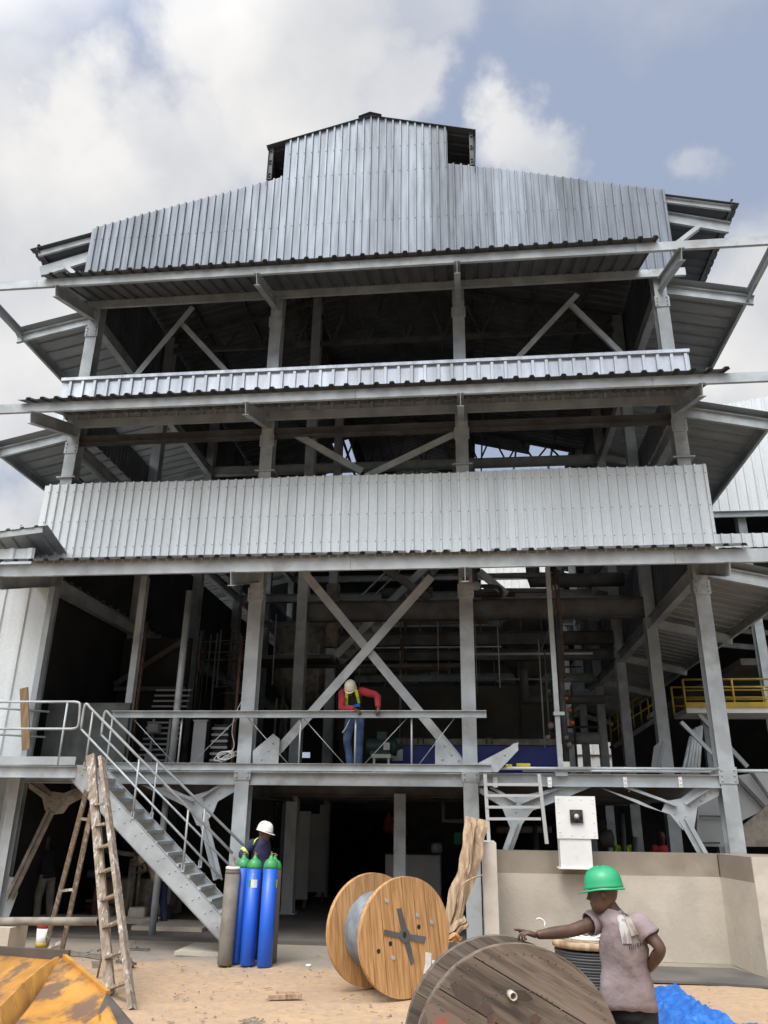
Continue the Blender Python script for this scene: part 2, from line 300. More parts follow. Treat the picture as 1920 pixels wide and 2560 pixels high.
def z4(x, y, **k): return at(1100+x/2.0232, 1350+y/2.0232, **k)
def z5(x, y, **k): return at(780+x/3.95, 2130+y/3.95, **k)
def z6(x, y, **k): return at(1000+x/2.9625, 2280+y/2.9625, **k)
def z7(x, y, **k): return at(1220+x/3.318, 2130+y/3.318, **k)
def z8(x, y, **k): return at(520+x/5.395, 2030+y/5.395, **k)
def z9(x, y, **k): return at(x/3.95, 2150+y/3.95, **k)
def zi(x, y, **k): return at(230+x/3.858, 1430+y/3.858, **k)
def dd(x, y, **k): return at(x*1.1573, y*1.1573, **k)
# ------------------------------------------------------------------ ground
CX = [-8.83, -4.31, -.04, 4.49]; YC = 15.4; YF = 13.51; RX = -2.17
def ground():
    mt = bpy.data.materials.new('sandy_earth'); mt.use_nodes = True; t = mt.node_tree; n = t.nodes; l = t.links; p = n['Principled BSDF']; p.inputs['Roughness'].default_value = .95
    co = n.new('ShaderNodeTexCoord')
    def noi(sc, lo, hi, det=8):
        z = n.new('ShaderNodeTexNoise'); z.inputs['Scale'].default_value = sc; z.inputs['Detail'].default_value = det; z.inputs['Roughness'].default_value = .6; l.new(co.outputs['Object'], z.inputs['Vector'])
        r = n.new('ShaderNodeMapRange'); l.new(z.outputs[0], r.inputs[0]); r.inputs[1].default_value = lo; r.inputs[2].default_value = hi; return z, r
    def mix(f, a, b):
        x = n.new('ShaderNodeMix'); x.data_type = 'RGBA'; l.new(f, x.inputs[0])
        for i, q in ((6, a), (7, b)):
            if isinstance(q, tuple): x.inputs[i].default_value = (*q, 1)
            else: l.new(q, x.inputs[i])
        return x.outputs[2]
    a, ar = noi(.7, .35, .65); b, br = noi(9, .4, .7); c, cr_ = noi(.45, .42, .58)
    base = mix(ar.outputs[0], (.48, .325, .19), (.41, .285, .175))
    base = mix(br.outputs[0], base, (.34, .25, .175))
    sp = n.new('ShaderNodeSeparateXYZ'); l.new(co.outputs['Object'], sp.inputs[0])
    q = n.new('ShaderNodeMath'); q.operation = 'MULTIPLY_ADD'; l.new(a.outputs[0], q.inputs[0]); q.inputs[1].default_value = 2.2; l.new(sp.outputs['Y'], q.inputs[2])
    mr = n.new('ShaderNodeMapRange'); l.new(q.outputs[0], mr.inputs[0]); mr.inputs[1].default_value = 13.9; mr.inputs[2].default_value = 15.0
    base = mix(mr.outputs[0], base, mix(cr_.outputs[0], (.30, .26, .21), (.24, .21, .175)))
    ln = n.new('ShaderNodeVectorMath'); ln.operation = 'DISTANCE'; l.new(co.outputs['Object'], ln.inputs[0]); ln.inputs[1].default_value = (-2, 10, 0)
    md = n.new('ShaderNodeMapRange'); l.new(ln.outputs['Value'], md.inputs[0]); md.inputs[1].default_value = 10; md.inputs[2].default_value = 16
    base = mix(md.outputs[0], base, (.12, .105, .08))  # outer ground darkened to cut the light bounced up under the awnings
    l.new(base, p.inputs['Base Color'])
    e, er = noi(3.0, 0, 1); bp = n.new('ShaderNodeBump'); bp.inputs['Strength'].default_value = .6; bp.inputs['Distance'].default_value = .06; l.new(e.outputs[0], bp.inputs['Height'])
    e2, er2 = noi(40, 0, 1); bp2 = n.new('ShaderNodeBump'); bp2.inputs['Strength'].default_value = .35; bp2.inputs['Distance'].default_value = .015; l.new(e2.outputs[0], bp2.inputs['Height']); l.new(bp.outputs[0], bp2.inputs['Normal'])
    l.new(bp2.outputs[0], p.inputs['Normal'])
    mb = MB(); xs = [-900, -200, -60, -20]+[-12+.2*i for i in range(100)]+[8, 20, 60, 200, 900]; ys = [-300, -60, -10, 0]+[2+.2*i for i in range(75)]+[17, 25, 60, 200, 1200]
    vs = []
    for y in ys:
        for x in xs:
            inn = -12 < x < 8 and 2 < y < 15
            z = 0
            if inn: z = .045*(mnoise.noise(V((x*.9, y*.9, 0)))) + .012*mnoise.noise(V((x*3, y*3, 5)))
            if inn:
                for c_, sl_ in ((9.6, .10), (11.1, .12)):
                    q_ = abs(y-(c_+sl_*x+.25*math.sin(x*.5))); z += -.035*math.exp(-(q_/.13)**2)+.022*math.exp(-((q_-.25)/.1)**2)+.006*math.sin(x*40)*math.exp(-(q_/.13)**2)
            if inn and y > 13.5: z *= (15-y)/1.5
            if inn: z -= .012
            vs.append((x, y, z))
    k = len(xs)
    mb.add(vs, [(j*k+i, j*k+i+1, (j+1)*k+i+1, (j+1)*k+i) for j in range(len(ys)-1) for i in range(k-1)], True)
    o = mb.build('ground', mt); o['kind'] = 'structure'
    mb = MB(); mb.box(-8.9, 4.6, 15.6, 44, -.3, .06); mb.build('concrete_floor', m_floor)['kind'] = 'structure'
    # stones and debris
    mb = MB(); r = random.Random(5)
    for i in range(1500):
        x = r.uniform(-9, 5); y = r.uniform(7.5, 19); s = r.choice([.006, .008, .01, .014, .02]); c = V((x, y, s*.3))
        vs = [c+V((r.uniform(.6, 1.4)*s*a, r.uniform(.6, 1.4)*s*b, r.uniform(.4, 1)*s*d)) for a, b, d in ((1, 0, 0), (0, 1, 0), (-1, 0, 0), (0, -1, 0), (0, 0, 1))]
        mb.add(vs, [(0, 1, 4), (1, 2, 4), (2, 3, 4), (3, 0, 4)])
    o = mb.build('gravel', M('stones', (.30, .22, .15), (.16, .12, .09), 3, isl=.4)); tag(o, 'loose stones and crumbs scattered over the sandy ground', 'gravel', kind='stuff')
ground()
# ------------------------------------------------------------------ main hall
H = thing('steel_hall', (RX, YC, 0), 'tall unfinished steel frame factory hall with galvanised sheet gable and three awnings', 'factory hall')
def pix(p):
    d = V(p)-V((0, 0, CAM_Z)); return 960+FPX*d.dot(_r)/d.dot(_f), 1280-FPX*d.dot(_u)/d.dot(_f)
def col(x, y, z0, z1_, w=.27, d=.3, mat=None, name='column'):
    mb = MB(); mb.ibeam((x, y, z0), (x, y, z1_), w, d, .018, up=(0, 1, 0)); mb.box(x-w*.75, x+w*.75, y-d*.7, y+d*.7, z0, z0+.03)
    return mb.build(name, mat or m_steel, H)
def roofz(x): return 17.8-.2575*abs(x-RX)
for i, x in enumerate(CX):
    top = [13.2, 13.4, 13.4, 13.2][i]
    c = col(x, YC, 0.06, roofz(x)-.35)
    pl = MB()
    for z in (9.1,): pl.box(x-.22, x+.22, YC-.2, YC+.2, z, z+.03)
    pl.build('splice_plate', m_steel, c)
# columns receding into the hall
for j in range(1, 6):
    y = YC+4.45*j
    for i, x in enumerate(CX):
        if i in (1, 2) and j > 2: continue
        col(x, y, 0.06, roofz(x)-.35)
LV = [(13.06, .20), (9.93, .20), (6.42, .24)]     # centre height and depth of the front purlins
XL, XR = -10.72, 6.4
sheets = [(-9.15, 4.1), (-9.1, 5.15), (-9.3, 4.95)]
for k, (zc, hh) in enumerate(LV):
    t = zc+hh/2; zb = zc-hh/2
    mb = MB()   # front purlin: channel with web to the viewer, in lengths with visible joints
    joints = [-14.5, -9.3, -2.1, 3.6, 10.5]
    for a, b in zip(joints, joints[1:]): mb.chan((a, YF, zc), (b-.006, YF, zc), .07, hh, .006, flip=True)
    mb.build('awning_purlin', m_steel, H)
    bo = MB()
    for x in CX+[-2.1]:
        for dx in (-.05, .05): bo.lathe([(.0, -.012), (.012, -.012), (.012, .004)], (x+dx, YF-.0, zc-.03), 6, (0, 1, 0))
    s_ = .33
    mb = MB(); zi_ = t+.48-(.11 if k == 1 else 0); mb.chan((CX[0]-.15, 15.12, zi_), (XR-1.35 if k == 0 else 4.7, 15.12, zi_), .07, .2, .006, flip=True); mb.build('awning_purlin', m_steel, H)
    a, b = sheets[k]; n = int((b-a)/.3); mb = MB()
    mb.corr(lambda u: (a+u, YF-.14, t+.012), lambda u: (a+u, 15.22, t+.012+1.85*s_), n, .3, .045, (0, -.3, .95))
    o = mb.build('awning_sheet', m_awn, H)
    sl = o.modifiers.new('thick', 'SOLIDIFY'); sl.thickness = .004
    for x in CX:   # bracket rafters, tapering I sections with end plates
        mb = MB(); mb.ibeam((x, YF+.0, zb-.125), (x, YC-.16, zb-.125+s_*1.7), .13, .27, .014)
        mb.build('bracket', m_steel, H)
    # side awnings
    for sx in (-1, 1):
        xi = CX[3]+.16 if sx > 0 else CX[0]-.16; xo = XR if sx > 0 else XL
        ze = zc+(.0 if k < 2 else .0)
        mb = MB(); mb.chan((xo, YF-.02 if k != 2 else YC, ze), (xo, 38, ze), .07, .22, .006, flip=sx > 0); mb.build('eave_beam', m_steel, H)
        mb = MB(); mb.chan((xi, YC+.02, ze+.30), (xo+.1*sx, YC+.02, ze-.12), .07, .24, .006, flip=sx < 0); mb.build('awning_rafter', m_steel, H)
        for j in range(1, 6):
            mb = MB(); y = YC+4.45*j; mb.ibeam((xi, y, ze+.28), (xo, y, ze-.14), .1, .22, .01); mb.build('awning_rafter', m_steel, H)
        mb = MB(); n = 54
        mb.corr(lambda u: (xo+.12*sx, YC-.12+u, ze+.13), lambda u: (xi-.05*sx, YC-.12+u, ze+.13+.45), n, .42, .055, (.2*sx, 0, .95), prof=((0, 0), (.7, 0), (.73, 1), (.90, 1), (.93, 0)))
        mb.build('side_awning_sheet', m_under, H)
        mb = MB()   # purlins under the side sheets
        pass
# claddings on the front
YP = 15.16
def clad(name, a, b, zb_, zt, mat, pitch=.19, depth=.042, Y=YP):
    n = round((b-a)/pitch); p = (b-a)/n; mb = MB()
    mb.corr(lambda u: (a+u, Y, zb_(a+u) if callable(zb_) else zb_), lambda u: (a+u, Y, zt(a+u) if callable(zt) else zt), n, p, depth, (0, -1, 0), prof=((0, 0), (.60, 0), (.635, 1), (.85, 1), (.885, 0)))
    o = mb.build(name, mat, H); sl = o.modifiers.new('thick', 'SOLIDIFY'); sl.thickness = .003; sl.offset = -1; return o
jit = lambda x: .014*math.sin(math.floor(x/.76)*7.3)
rl = lambda x: roofz(x)+.02+jit(x)
ll = lambda x: 18.98-.285*abs(x-RX)+jit(x)*.5
clad('gable_cladding', -9.24, -4.36, 13.72, rl, m_gable)
clad('gable_cladding', -4.36, -.21, 13.72, ll, m_gable, Y=YP-.045)
clad('gable_cladding', -.21, 4.87, 13.72, rl, m_gable)
o = clad('parapet_cladding', -9.27, 4.86, 10.5, 11.52, m_parap, pitch=.295, depth=.05, Y=YP)
mb = MB(); mb.box(-9.28, 4.87, YP-.075, YP+.03, 11.521, 11.60); mb.build('parapet_cap', m_parap, H)
clad('front_cladding', -9.24, 4.88, 6.95, lambda x: 8.90+jit(x), m_panel)
# girts behind the claddings
mb = MB()
for z, a, b in ((7.2, -9.1, 4.8), (8.6, -9.1, 4.8), (10.75, -9.1, 4.8), (14.1, -9.1, 4.8), (15.6, -9.1, 4.8), (17.5, -4.3, -.3)): mb.chan((a, 15.235, z), (b, 15.235, z), .05, .16, .006, flip=True)
mb.build('girt', m_steel, H)
# tie beams at column line and deeper
def beam(a, b, w, h, mat=None, name='beam', t=.014):
    mb = MB(); mb.ibeam(a, b, w, h, t); return mb.build(name, mat or m_steel, H)
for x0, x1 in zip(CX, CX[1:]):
    beam((x0+.02, YC, 10.08), (x1-.02, YC, 10.08), .2, .18, m_dsteel)  # front ties in dull steel, the awning's shade put into their colour
for j in range(1, 6):
    y = YC+4.45*j
    for z in (9.93, 13.3): beam((CX[0], y, z), (CX[3], y, z), .2, .3)
for x in (CX[0], CX[3]):
    for z in (6.7, 9.93, 13.3): beam((x, YC+.16, z), (x, 38, z), .18, .3)
# crane girders and crossing beams seen above the deck
for y, ya, yb, xa, xb, mt in ((19.9, 1503, 1550, -4.2, 4.4, m_rust), (24.35, 1583, 1614, -4.2, 4.4, m_dsteel), (24.5, 1627, 1652, -4.2, 4.4, m_dsteel), (28.8, 1686, 1706, -4.2, 4.4, m_steel)):
    zt = at(1100, ya, Y=y).z; zb = at(1100, yb, Y=y).z
    beam((xa, y, (zt+zb)/2), (xb, y, (zt+zb)/2), .25, zt-zb, mt if mt != m_rust else m_dsteel)
# roof trusses inside
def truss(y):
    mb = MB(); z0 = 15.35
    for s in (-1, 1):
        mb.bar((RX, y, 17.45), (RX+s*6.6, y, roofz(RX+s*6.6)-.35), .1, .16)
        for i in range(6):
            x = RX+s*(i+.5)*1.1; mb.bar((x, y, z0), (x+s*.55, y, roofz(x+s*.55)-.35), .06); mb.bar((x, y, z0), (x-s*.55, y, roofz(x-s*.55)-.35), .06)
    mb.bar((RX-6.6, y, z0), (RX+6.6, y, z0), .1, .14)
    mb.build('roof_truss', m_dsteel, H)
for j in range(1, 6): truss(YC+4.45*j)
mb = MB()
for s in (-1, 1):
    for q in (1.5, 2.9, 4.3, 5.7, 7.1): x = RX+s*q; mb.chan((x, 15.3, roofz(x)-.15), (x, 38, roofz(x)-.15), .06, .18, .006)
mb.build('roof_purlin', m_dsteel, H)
# roof sheets
for s in (-1, 1):
    mb = MB(); xi = RX+s*2.6; xo = RX+s*8.68
    for iy in range(26):
        for ix in range(8):
            xa, xb = xi+(xo-xi)*ix/8, xi+(xo-xi)*(ix+1)/8; yc = 15.2+iy*.9
            pc = pix(((xa+xb)/2, yc+.45, roofz((xa+xb)/2)))
            if (1160 < pc[0] < 1400 and 1120 < pc[1] < 1195+(pc[0]-1160)*.1 and yc > 17) or (835 < pc[0] < 905 and 1105 < pc[1] < 1190) : continue
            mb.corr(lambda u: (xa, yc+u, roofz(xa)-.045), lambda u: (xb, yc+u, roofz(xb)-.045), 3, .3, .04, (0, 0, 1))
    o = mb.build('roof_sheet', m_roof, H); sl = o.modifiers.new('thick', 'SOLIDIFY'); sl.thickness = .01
    mb = MB(); xi = RX; xo = RX+s*2.68
    mb.corr(lambda u: (xi, 15.05+u, 19.0), lambda u: (xo, 15.05+u, 19.0-.285*2.68), 77, .3, .04, (0, 0, 1))
    o = mb.build('monitor_roof_sheet', m_roof, H); sl = o.modifiers.new('thick', 'SOLIDIFY'); sl.thickness = .01
    x = RX+s*2.62; mb = MB()     # lantern side wall, ribbed, with girts inside
    mb.corr(lambda u: (x, 15.1+u, 16.95), lambda u: (x, 15.1+u, 18.23), 100, .23, .03, (s, 0, 0)); mb.build('monitor_side_sheet', m_roof, H)
    mb = MB()
    for z in (17.32, 17.75, 18.15): mb.chan((x-s*.03, 15.12, z), (x-s*.03, 38, z), .06, .1, .006, flip=s > 0)
    mb.bar((x-s*.06, 15.2, 17.2), (x-s*.06, 15.2, 18.35), .1)
    mb.build('monitor_girt', m_dsteel, H)
    xe = RX+s*8.3; mb = MB()    # end rafter under the eaves with its strut
    xa = RX+s*7.0
    mb.chan((xa, 15.45, roofz(xa)-.55), (RX+s*8.45, 15.45, roofz(RX+s*8.45)-.62), .07, .3, .007)
    mb.chan((xa, 15.3, roofz(xa)-.17), (RX+s*8.5, 15.3, roofz(RX+s*8.5)-.17), .06, .16, .007)
    mb.build('end_rafter', m_steel, H)
    mb = MB(); mb.bar((RX+s*6.95, 15.3, 14.35), (RX+s*7.75, 15.4, roofz(RX+s*7.75)-.75), .16, .1); mb.build('eave_strut', m_steel, H)
    mb = MB(); mb.chan((RX+s*8.5, 15.2, roofz(RX+s*8.5)-.05), (RX+s*8.5, 38, roofz(RX+s*8.5)-.05), .06, .18, .007); mb.build('eave_beam', m_dsteel, H)
mb = MB(); mb.corr(lambda u: (RX-.3+.3*0, 15.0+u, 18.94), lambda u: (RX, 15.0+u, 19.06), 2, 11.5, .0, (0, 0, 1)); mb.corr(lambda u: (RX, 15.0+u, 19.06), lambda u: (RX+.3, 15.0+u, 18.94), 2, 11.5, .0, (0, 0, 1)); mb.build('ridge_cap', m_roof, H)
# side claddings in the upper bands, added to darken the interior
for s in (-1, 1):
    x = (CX[3]+.2) if s > 0 else (CX[0]-.2)
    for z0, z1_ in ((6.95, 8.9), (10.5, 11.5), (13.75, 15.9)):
        mb = MB(); mb.corr(lambda u: (x, 15.6+u, z0), lambda u: (x, 15.6+u, z1_), 117, .19, .035, (s, 0, 0)); mb.build('added_side_cladding', m_roof, H)
# rear and side interior walls: sheets with openings
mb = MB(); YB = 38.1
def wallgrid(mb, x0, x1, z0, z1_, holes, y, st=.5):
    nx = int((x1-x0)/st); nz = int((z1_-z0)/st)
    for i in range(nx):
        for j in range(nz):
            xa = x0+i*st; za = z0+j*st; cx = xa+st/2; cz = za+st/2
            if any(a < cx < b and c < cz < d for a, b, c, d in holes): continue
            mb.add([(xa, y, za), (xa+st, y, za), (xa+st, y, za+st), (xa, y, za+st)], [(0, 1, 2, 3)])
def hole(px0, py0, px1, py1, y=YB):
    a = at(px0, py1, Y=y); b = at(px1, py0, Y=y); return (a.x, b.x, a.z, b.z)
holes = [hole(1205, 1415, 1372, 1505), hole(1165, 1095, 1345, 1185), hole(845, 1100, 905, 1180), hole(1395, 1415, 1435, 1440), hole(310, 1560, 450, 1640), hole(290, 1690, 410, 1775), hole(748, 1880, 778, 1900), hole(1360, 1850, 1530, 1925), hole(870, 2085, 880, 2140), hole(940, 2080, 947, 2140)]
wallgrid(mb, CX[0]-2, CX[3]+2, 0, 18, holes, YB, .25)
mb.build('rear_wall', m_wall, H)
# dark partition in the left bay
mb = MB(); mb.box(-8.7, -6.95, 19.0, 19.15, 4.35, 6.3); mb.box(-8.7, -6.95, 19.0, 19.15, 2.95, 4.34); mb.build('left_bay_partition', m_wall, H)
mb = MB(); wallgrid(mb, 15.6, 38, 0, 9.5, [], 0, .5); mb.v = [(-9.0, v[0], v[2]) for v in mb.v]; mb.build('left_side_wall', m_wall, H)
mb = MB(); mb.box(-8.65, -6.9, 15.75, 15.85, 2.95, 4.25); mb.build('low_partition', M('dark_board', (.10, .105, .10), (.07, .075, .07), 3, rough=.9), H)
mb = MB(); a, b = (-8.5, 18, 6.5), (-6.8, 17.9, 7.0)
mb.bar((-8.7, 18.8, 5.0), (-6.9, 18.8, 5.0), .08, .1); mb.build('brace', m_dsteel, H)
mb = MB(); mb.bar((-8.7, 18.8, 5.1), (-6.9, 18.6, 6.2), .08, .12); mb.build('brace', m_dsteel, H)
# X bracing and diagonals
def diag(a, b, w=.15, d=.08, mat=None, name='brace'):
    mb = MB(); a = V(a); b = V(b)
    mb.ang(a, b, w, d, .012, up=(0, 1, 0)); mb2 = MB(); return mb.build(name, mat or m_steel, H)
def D2(p, q, Y=YC, **k): return diag(dd(*p, Y=Y), dd(*q, Y=Y+.09), **k)
D2((648, 1240), (985, 1650), w=.17); D2((925, 1240), (558, 1655), Y=YC-.1, w=.17)
D2((620, 935), (778, 1024), w=.15); D2((985, 928), (785, 1024), Y=YC-.05, w=.15)
D2((412, 660), (285, 812), w=.14); D2((385, 698), (485, 806), Y=YC+.1, w=.12)
D2((1243, 632), (1108, 776), w=.12); D2((1230, 660), (1338, 765), Y=YC+.1, w=.12)
D2((1030, 1240), (1090, 1290), Y=20.2, w=.2); D2((825, 1232), (925, 1300), Y=20.4, w=.2, mat=m_dsteel)
# gusset plates at the feet of the X brace, bolted
def gus(pts, Y, bolts=(), f=dd, t=.012, root=None, name='gusset_plate', mat=None, nb=0):
    mb = MB(); P = [f(*p, Y=Y) for p in pts]; mb.plate(P, (0, 1, 0), t)
    for b in bolts: mb.lathe([(.0, -.022), (.017, -.022), (.017, .002)], f(*b, Y=Y), 6, (0, 1, 0))
    return mb.build(name, mat or m_steel, root or H)
gus([(546, 1652), (546, 1622), (590, 1585), (604, 1596), (601, 1652)], YC-.12, [(565, 1640), (580, 1622), (590, 1605), (575, 1650)])
gus([(940, 1652), (940, 1600), (955, 1592), (1000, 1640), (1000, 1652)], YC-.02, [(960, 1612), (975, 1630), (990, 1642), (955, 1640)])
gus([(1000, 1652), (1030, 1650), (1118, 1604), (1120, 1620), (1075, 1668), (1005, 1668)], 15.05, [(1090, 1630)])
# ------------------------------------------------------------------ deck
D = H
mb = MB(); mb.box(-6.95, 4.35, 15.32, 37.9, 2.83, 2.92); mb.box(-8.7, -6.951, 15.7, 37.9, 2.83, 2.92); mb.build('deck_slab', m_floor, H)
beam((CX[1]+.14, YC-.1, 2.79), (CX[2]-.14, YC-.1, 2.79), .15, .24)
beam((CX[0]+.14, YC-.1, 2.79), (CX[1]-.14, YC-.1, 2.79), .15, .24)
beam((CX[2]+.14, YC-.1, 2.80), (CX[3]-.14, YC-.1, 2.80), .15, .22)
for y in (17.6, 19.85, 22, 24.3): beam((CX[0], y, 2.68), (CX[3], y, 2.68), .15, .28, m_dsteel)
for x in CX[1:3]: beam((x, YC+.2, 2.6), (x, 24, 2.6), .15, .26, m_dsteel)
# under deck knee frames
def knee(Yk, nodes, A, B, leg, bolts, mat):
    """star shaped gusset with two arms and a leg of paired angles"""
    mb = MB(); P = [z(*p, Y=Yk) for z, p in nodes]; mb.plate(P, (0, 1, 0), .014)
    for z, b in bolts: mb.lathe([(.0, -.02), (.016, -.02), (.016, .002)], z(*b, Y=Yk), 6, (0, 1, 0))
    k = mb.build('knee_gusset', mat, H)
    for (z, p, q, w) in leg[:1]:
        a = z(*p, Y=Yk-.02); b = z(*q, Y=Yk-.02); mb = MB(); mb.bar(a, b, .012, .17, up=(0, 1, 0)) if 0 else mb.prof(a, b, [(-.085, -.006), (.085, -.006), (.085, .006), (-.085, .006)], up=(0, 1, 0)); mb.ang(b+V((.0, -.008, 0)), a+V((.0, -.008, 0)), .07, .07, .009, up=(0, -1, 0)); mb.build('knee_leg', mat, H)
    for (z, p, q, w) in (A+B):
        mb = MB(); mb.ang(z(*p, Y=Yk-.012), z(*q, Y=Yk-.012), .075, w, .009, up=(0, 0, 1)); mb.ang(z(*q, Y=Yk-.016), z(*p, Y=Yk-.016), .075, w, .009, up=(0, 0, 1))
        mb.build('knee_arm', mat, H)
YK = YC-.06
knee(YK, [(z3, p) for p in ((745, 468), (960, 540), (1085, 600), (1110, 545), (1190, 530), (1270, 470), (1395, 470), (1396, 515), (1280, 575), (1262, 690), (1200, 700), (1130, 615), (1000, 575))],
     [(z3, (880, 470), (1165, 575), .05)], [(z3, (1215, 565), (1345, 475), .05)], [(z3, (1205, 640), (1315, 840), .07), (z3, (1180, 690), (1240, 840), .06)],
     [(z3, b) for b in ((1140, 580), (1155, 610), (1240, 570), (1300, 540), (1320, 515), (1215, 625), (1235, 670), (1350, 500), (910, 490))], m_steel)
knee(YK, [(z3, p) for p in ((104, 470), (190, 500), (300, 525), (400, 500), (560, 462), (720, 464), (560, 530), (392, 595), (318, 690), (270, 690), (225, 575), (105, 500))],
     [(z3, (160, 475), (300, 555), .05)], [(z3, (330, 560), (555, 470), .05)], [(z3, (310, 660), (245, 840), .07), (z3, (270, 690), (215, 840), .06)],
     [(z3, b) for b in ((260, 560), (345, 545), (390, 560), (300, 600), (285, 560), (480, 500))], m_steel)
knee(YK, [(z1, p) for p in ((830, 620), (960, 640), (1120, 690), (1240, 655), (1310, 612), (1392, 612), (1392, 660), (1290, 720), (1262, 790), (1200, 870), (1165, 860), (1120, 760), (1000, 700))],
     [(z1, (960, 640), (1150, 720), .05)], [(z1, (1200, 700), (1320, 620), .05)], [(z1, (1200, 800), (1290, 1180), .08), (z1, (1165, 860), (1240, 1180), .07)],
     [(z1, b) for b in ((1150, 730), (1210, 710), (1240, 740), (1200, 790), (1190, 840), (1300, 670))], m_steel)
knee(YK, [(z1, p) for p in ((170, 640), (172, 598), (235, 600), (300, 660), (380, 670), (440, 645), (520, 640), (520, 680), (410, 740), (375, 790), (300, 800), (265, 770), (250, 700))],
     [(z1, (180, 610), (300, 690), .06)], [(z1, (370, 700), (510, 650), .05)], [(z1, (300, 780), (55, 1290), .09)],
     [(z1, b) for b in ((230, 640), (270, 680), (300, 720), (290, 760), (350, 700), (390, 710))], m_dusty)
gus([(40, 1165), (95, 1170), (105, 1260), (50, 1410), (5, 1420)], YK, [(70, 1200), (80, 1240), (45, 1300)], f=z1)
# post under the doorway beam and interior posts
a = z2(1150, 700, Y=17.4); b = z2(1190, 700, Y=17.4)
mb = MB(); mb.chan((-.0+(a.x+b.x)/2-.12, 17.4, .06), ((a.x+b.x)/2-.12, 17.4, 2.6), .24, .12, .01, up=(0, 1, 0)); mb.build('column', m_steel, H)
# inclined posts on the deck (left) and thin post (right)
def post(f, p, q, Y0, w, mat=m_steel, d=None, root=H, name='column'):
    mb = MB(); mb.ibeam(f(*p, Y=Y0), f(*q, Y=Y0), w, d or w, .01, up=(0, 1, 0)); return mb.build(name, mat, root)
a = zi(470, 50, Y=16.0); b = zi(290, 1850, Y=16.0); mb = MB(); mb.ibeam((b.x, 16, 2.92), (b.x+.0, 16, a.z), .14, .16, .01, up=(0, 1, 0)); mb.build('column', m_steel, H)
b = zi(765, 1850, Y=15.8); mb = MB(); mb.lathe([(.07, 0), (.07, 3.7)], (b.x, 15.8, 2.9), 12); mb.build('column', m_steel, H)
b = zi(360, 1430, Y=15.8)
a = z4(545, 140, Y=15.3); b = z4(610, 1160, Y=15.3)
mb = MB(); mb.box(b.x-.045, b.x+.045, 15.25, 15.33, b.z, a.z); c = z4(600, 880, Y=15.3); mb.box(c.x-.1, c.x+.1, 15.2, 15.36, c.z-.03, c.z+.03); mb.box(b.x-.11, b.x+.11, 15.18, 15.36, b.z-.12, b.z); mb.build('column', m_steel, H)
for p in ((890, 2115), (1000, 2115)): pass
# interior mezzanine edge with stiffeners above girder
mb = MB(); zt = at(900, 1545, Y=24.2).z; zb = at(900, 1583, Y=24.2).z
for i in range(14): x = -4+i*.62; mb.box(x, x+.04, 24.15, 24.2, zb, zt)
mb.bar((-4.2, 24.2, zt+.0), (4.4, 24.2, zt), .05); mb.build('mezzanine_railing', m_dsteel, H)
mb = MB(); z_ = at(900, 1500, Y=22).z; 
for i in range(10): x = -3.6+i*.85; mb.tube([(x, 22, z_-.5), (x, 22, z_)], .02, 6)
mb.tube([(-3.8, 22, z_), (4.3, 22, z_)], .025, 6); mb.build('upper_railing', m_steel, H)

def screws(rows, y, x0, x1, p):
    mb = MB(); n = int((x1-x0)/p)
    for z in rows:
        for i in range(n):
            x = x0+(i+.74)*p
            if callable(y): pass
            mb.lathe([(0, -.012), (.011, -.010), (.011, .0)], (x, y, z), 5, (0, 1, 0))
    o = mb.build('fixing_screws', m_dsteel, H); o['kind'] = 'stuff'
screws((7.4, 8.0, 8.7), YP-.042, -9.24, 4.88, 14.12/74)
screws((14.35, 15.6), YP-.042, -9.24, -4.36, 4.88/26); screws((14.35, 15.6), YP-.042, -.21, 4.87, 5.08/27); screws((14.35, 15.6, 17.1, 17.9), YP-.087, -4.36, -.21, 4.15/22)
# sheet lap lines near the foot of the gable
for x0, x1, z in ((-5.6, -2.2, 14.42), (-1.6, -.3, 14.36), (-6.7, -5.7, 14.30)):
    mb = MB(); n = int((x1-x0)/.19)
    mb.corr(lambda u: (x0+u, YP-(.050 if x1 > -4 else .006), z-.5), lambda u: (x0+u, YP-(.050 if x1 > -4 else .006), z), n, 4.15/22 if x1 > -4 else 4.88/26, .043, (0, -1, 0), prof=((0, 0), (.60, 0), (.635, 1), (.85, 1), (.885, 0))); mb.build('lap_sheet', m_gable, H)
# bolted end plates on columns
for x in CX:
    for z in (2.9, 6.35, 9.85, 12.95):
        mb = MB(); mb.box(x-.16, x+.16, YC-.168, YC-.152, z-.14, z+.14)
        for dx in (-.11, .11):
            for dz in (-.09, 0, .09): mb.lathe([(0, -.02), (.016, -.02), (.016, .0)], (x+dx, YC-.168, z+dz), 6, (0, 1, 0))
        mb.build('end_plate', m_steel, H)
# ------------------------------------------------------------------ neighbouring halls
NB = thing('right_hall', (12, 24, 0), 'neighbouring hall clad in white ribbed sheet with dark open bays, at the right edge', 'hall')
def rc(a, b, zb_, zt, Y, mat, name='wall_cladding', root=NB, pitch=.3, nrm=(0, -1, 0)):
    n = max(1, round((b-a)/pitch)); mb = MB(); mb.corr(lambda u: (a+u, Y, zb_), lambda u: (a+u, Y, zt(a+u) if callable(zt) else zt), n, (b-a)/n, .04, nrm); return mb.build(name, mat, root)
YN = 24.0
za = at(1800, 1285, Y=YN).z; zb = at(1900, 995, Y=YN).z; zc_ = at(1850, 1350, Y=YN).z; zd = at(1850, 1384, Y=YN).z; xa = at(1760, 1285, Y=YN).x
rc(xa-1.5, 24, za, lambda x: zb+(x-at(1900, 995, Y=YN).x)*.16, YN, m_panel)
rc(xa-1.5, 24, zd, zc_, YN-.6, m_panel)
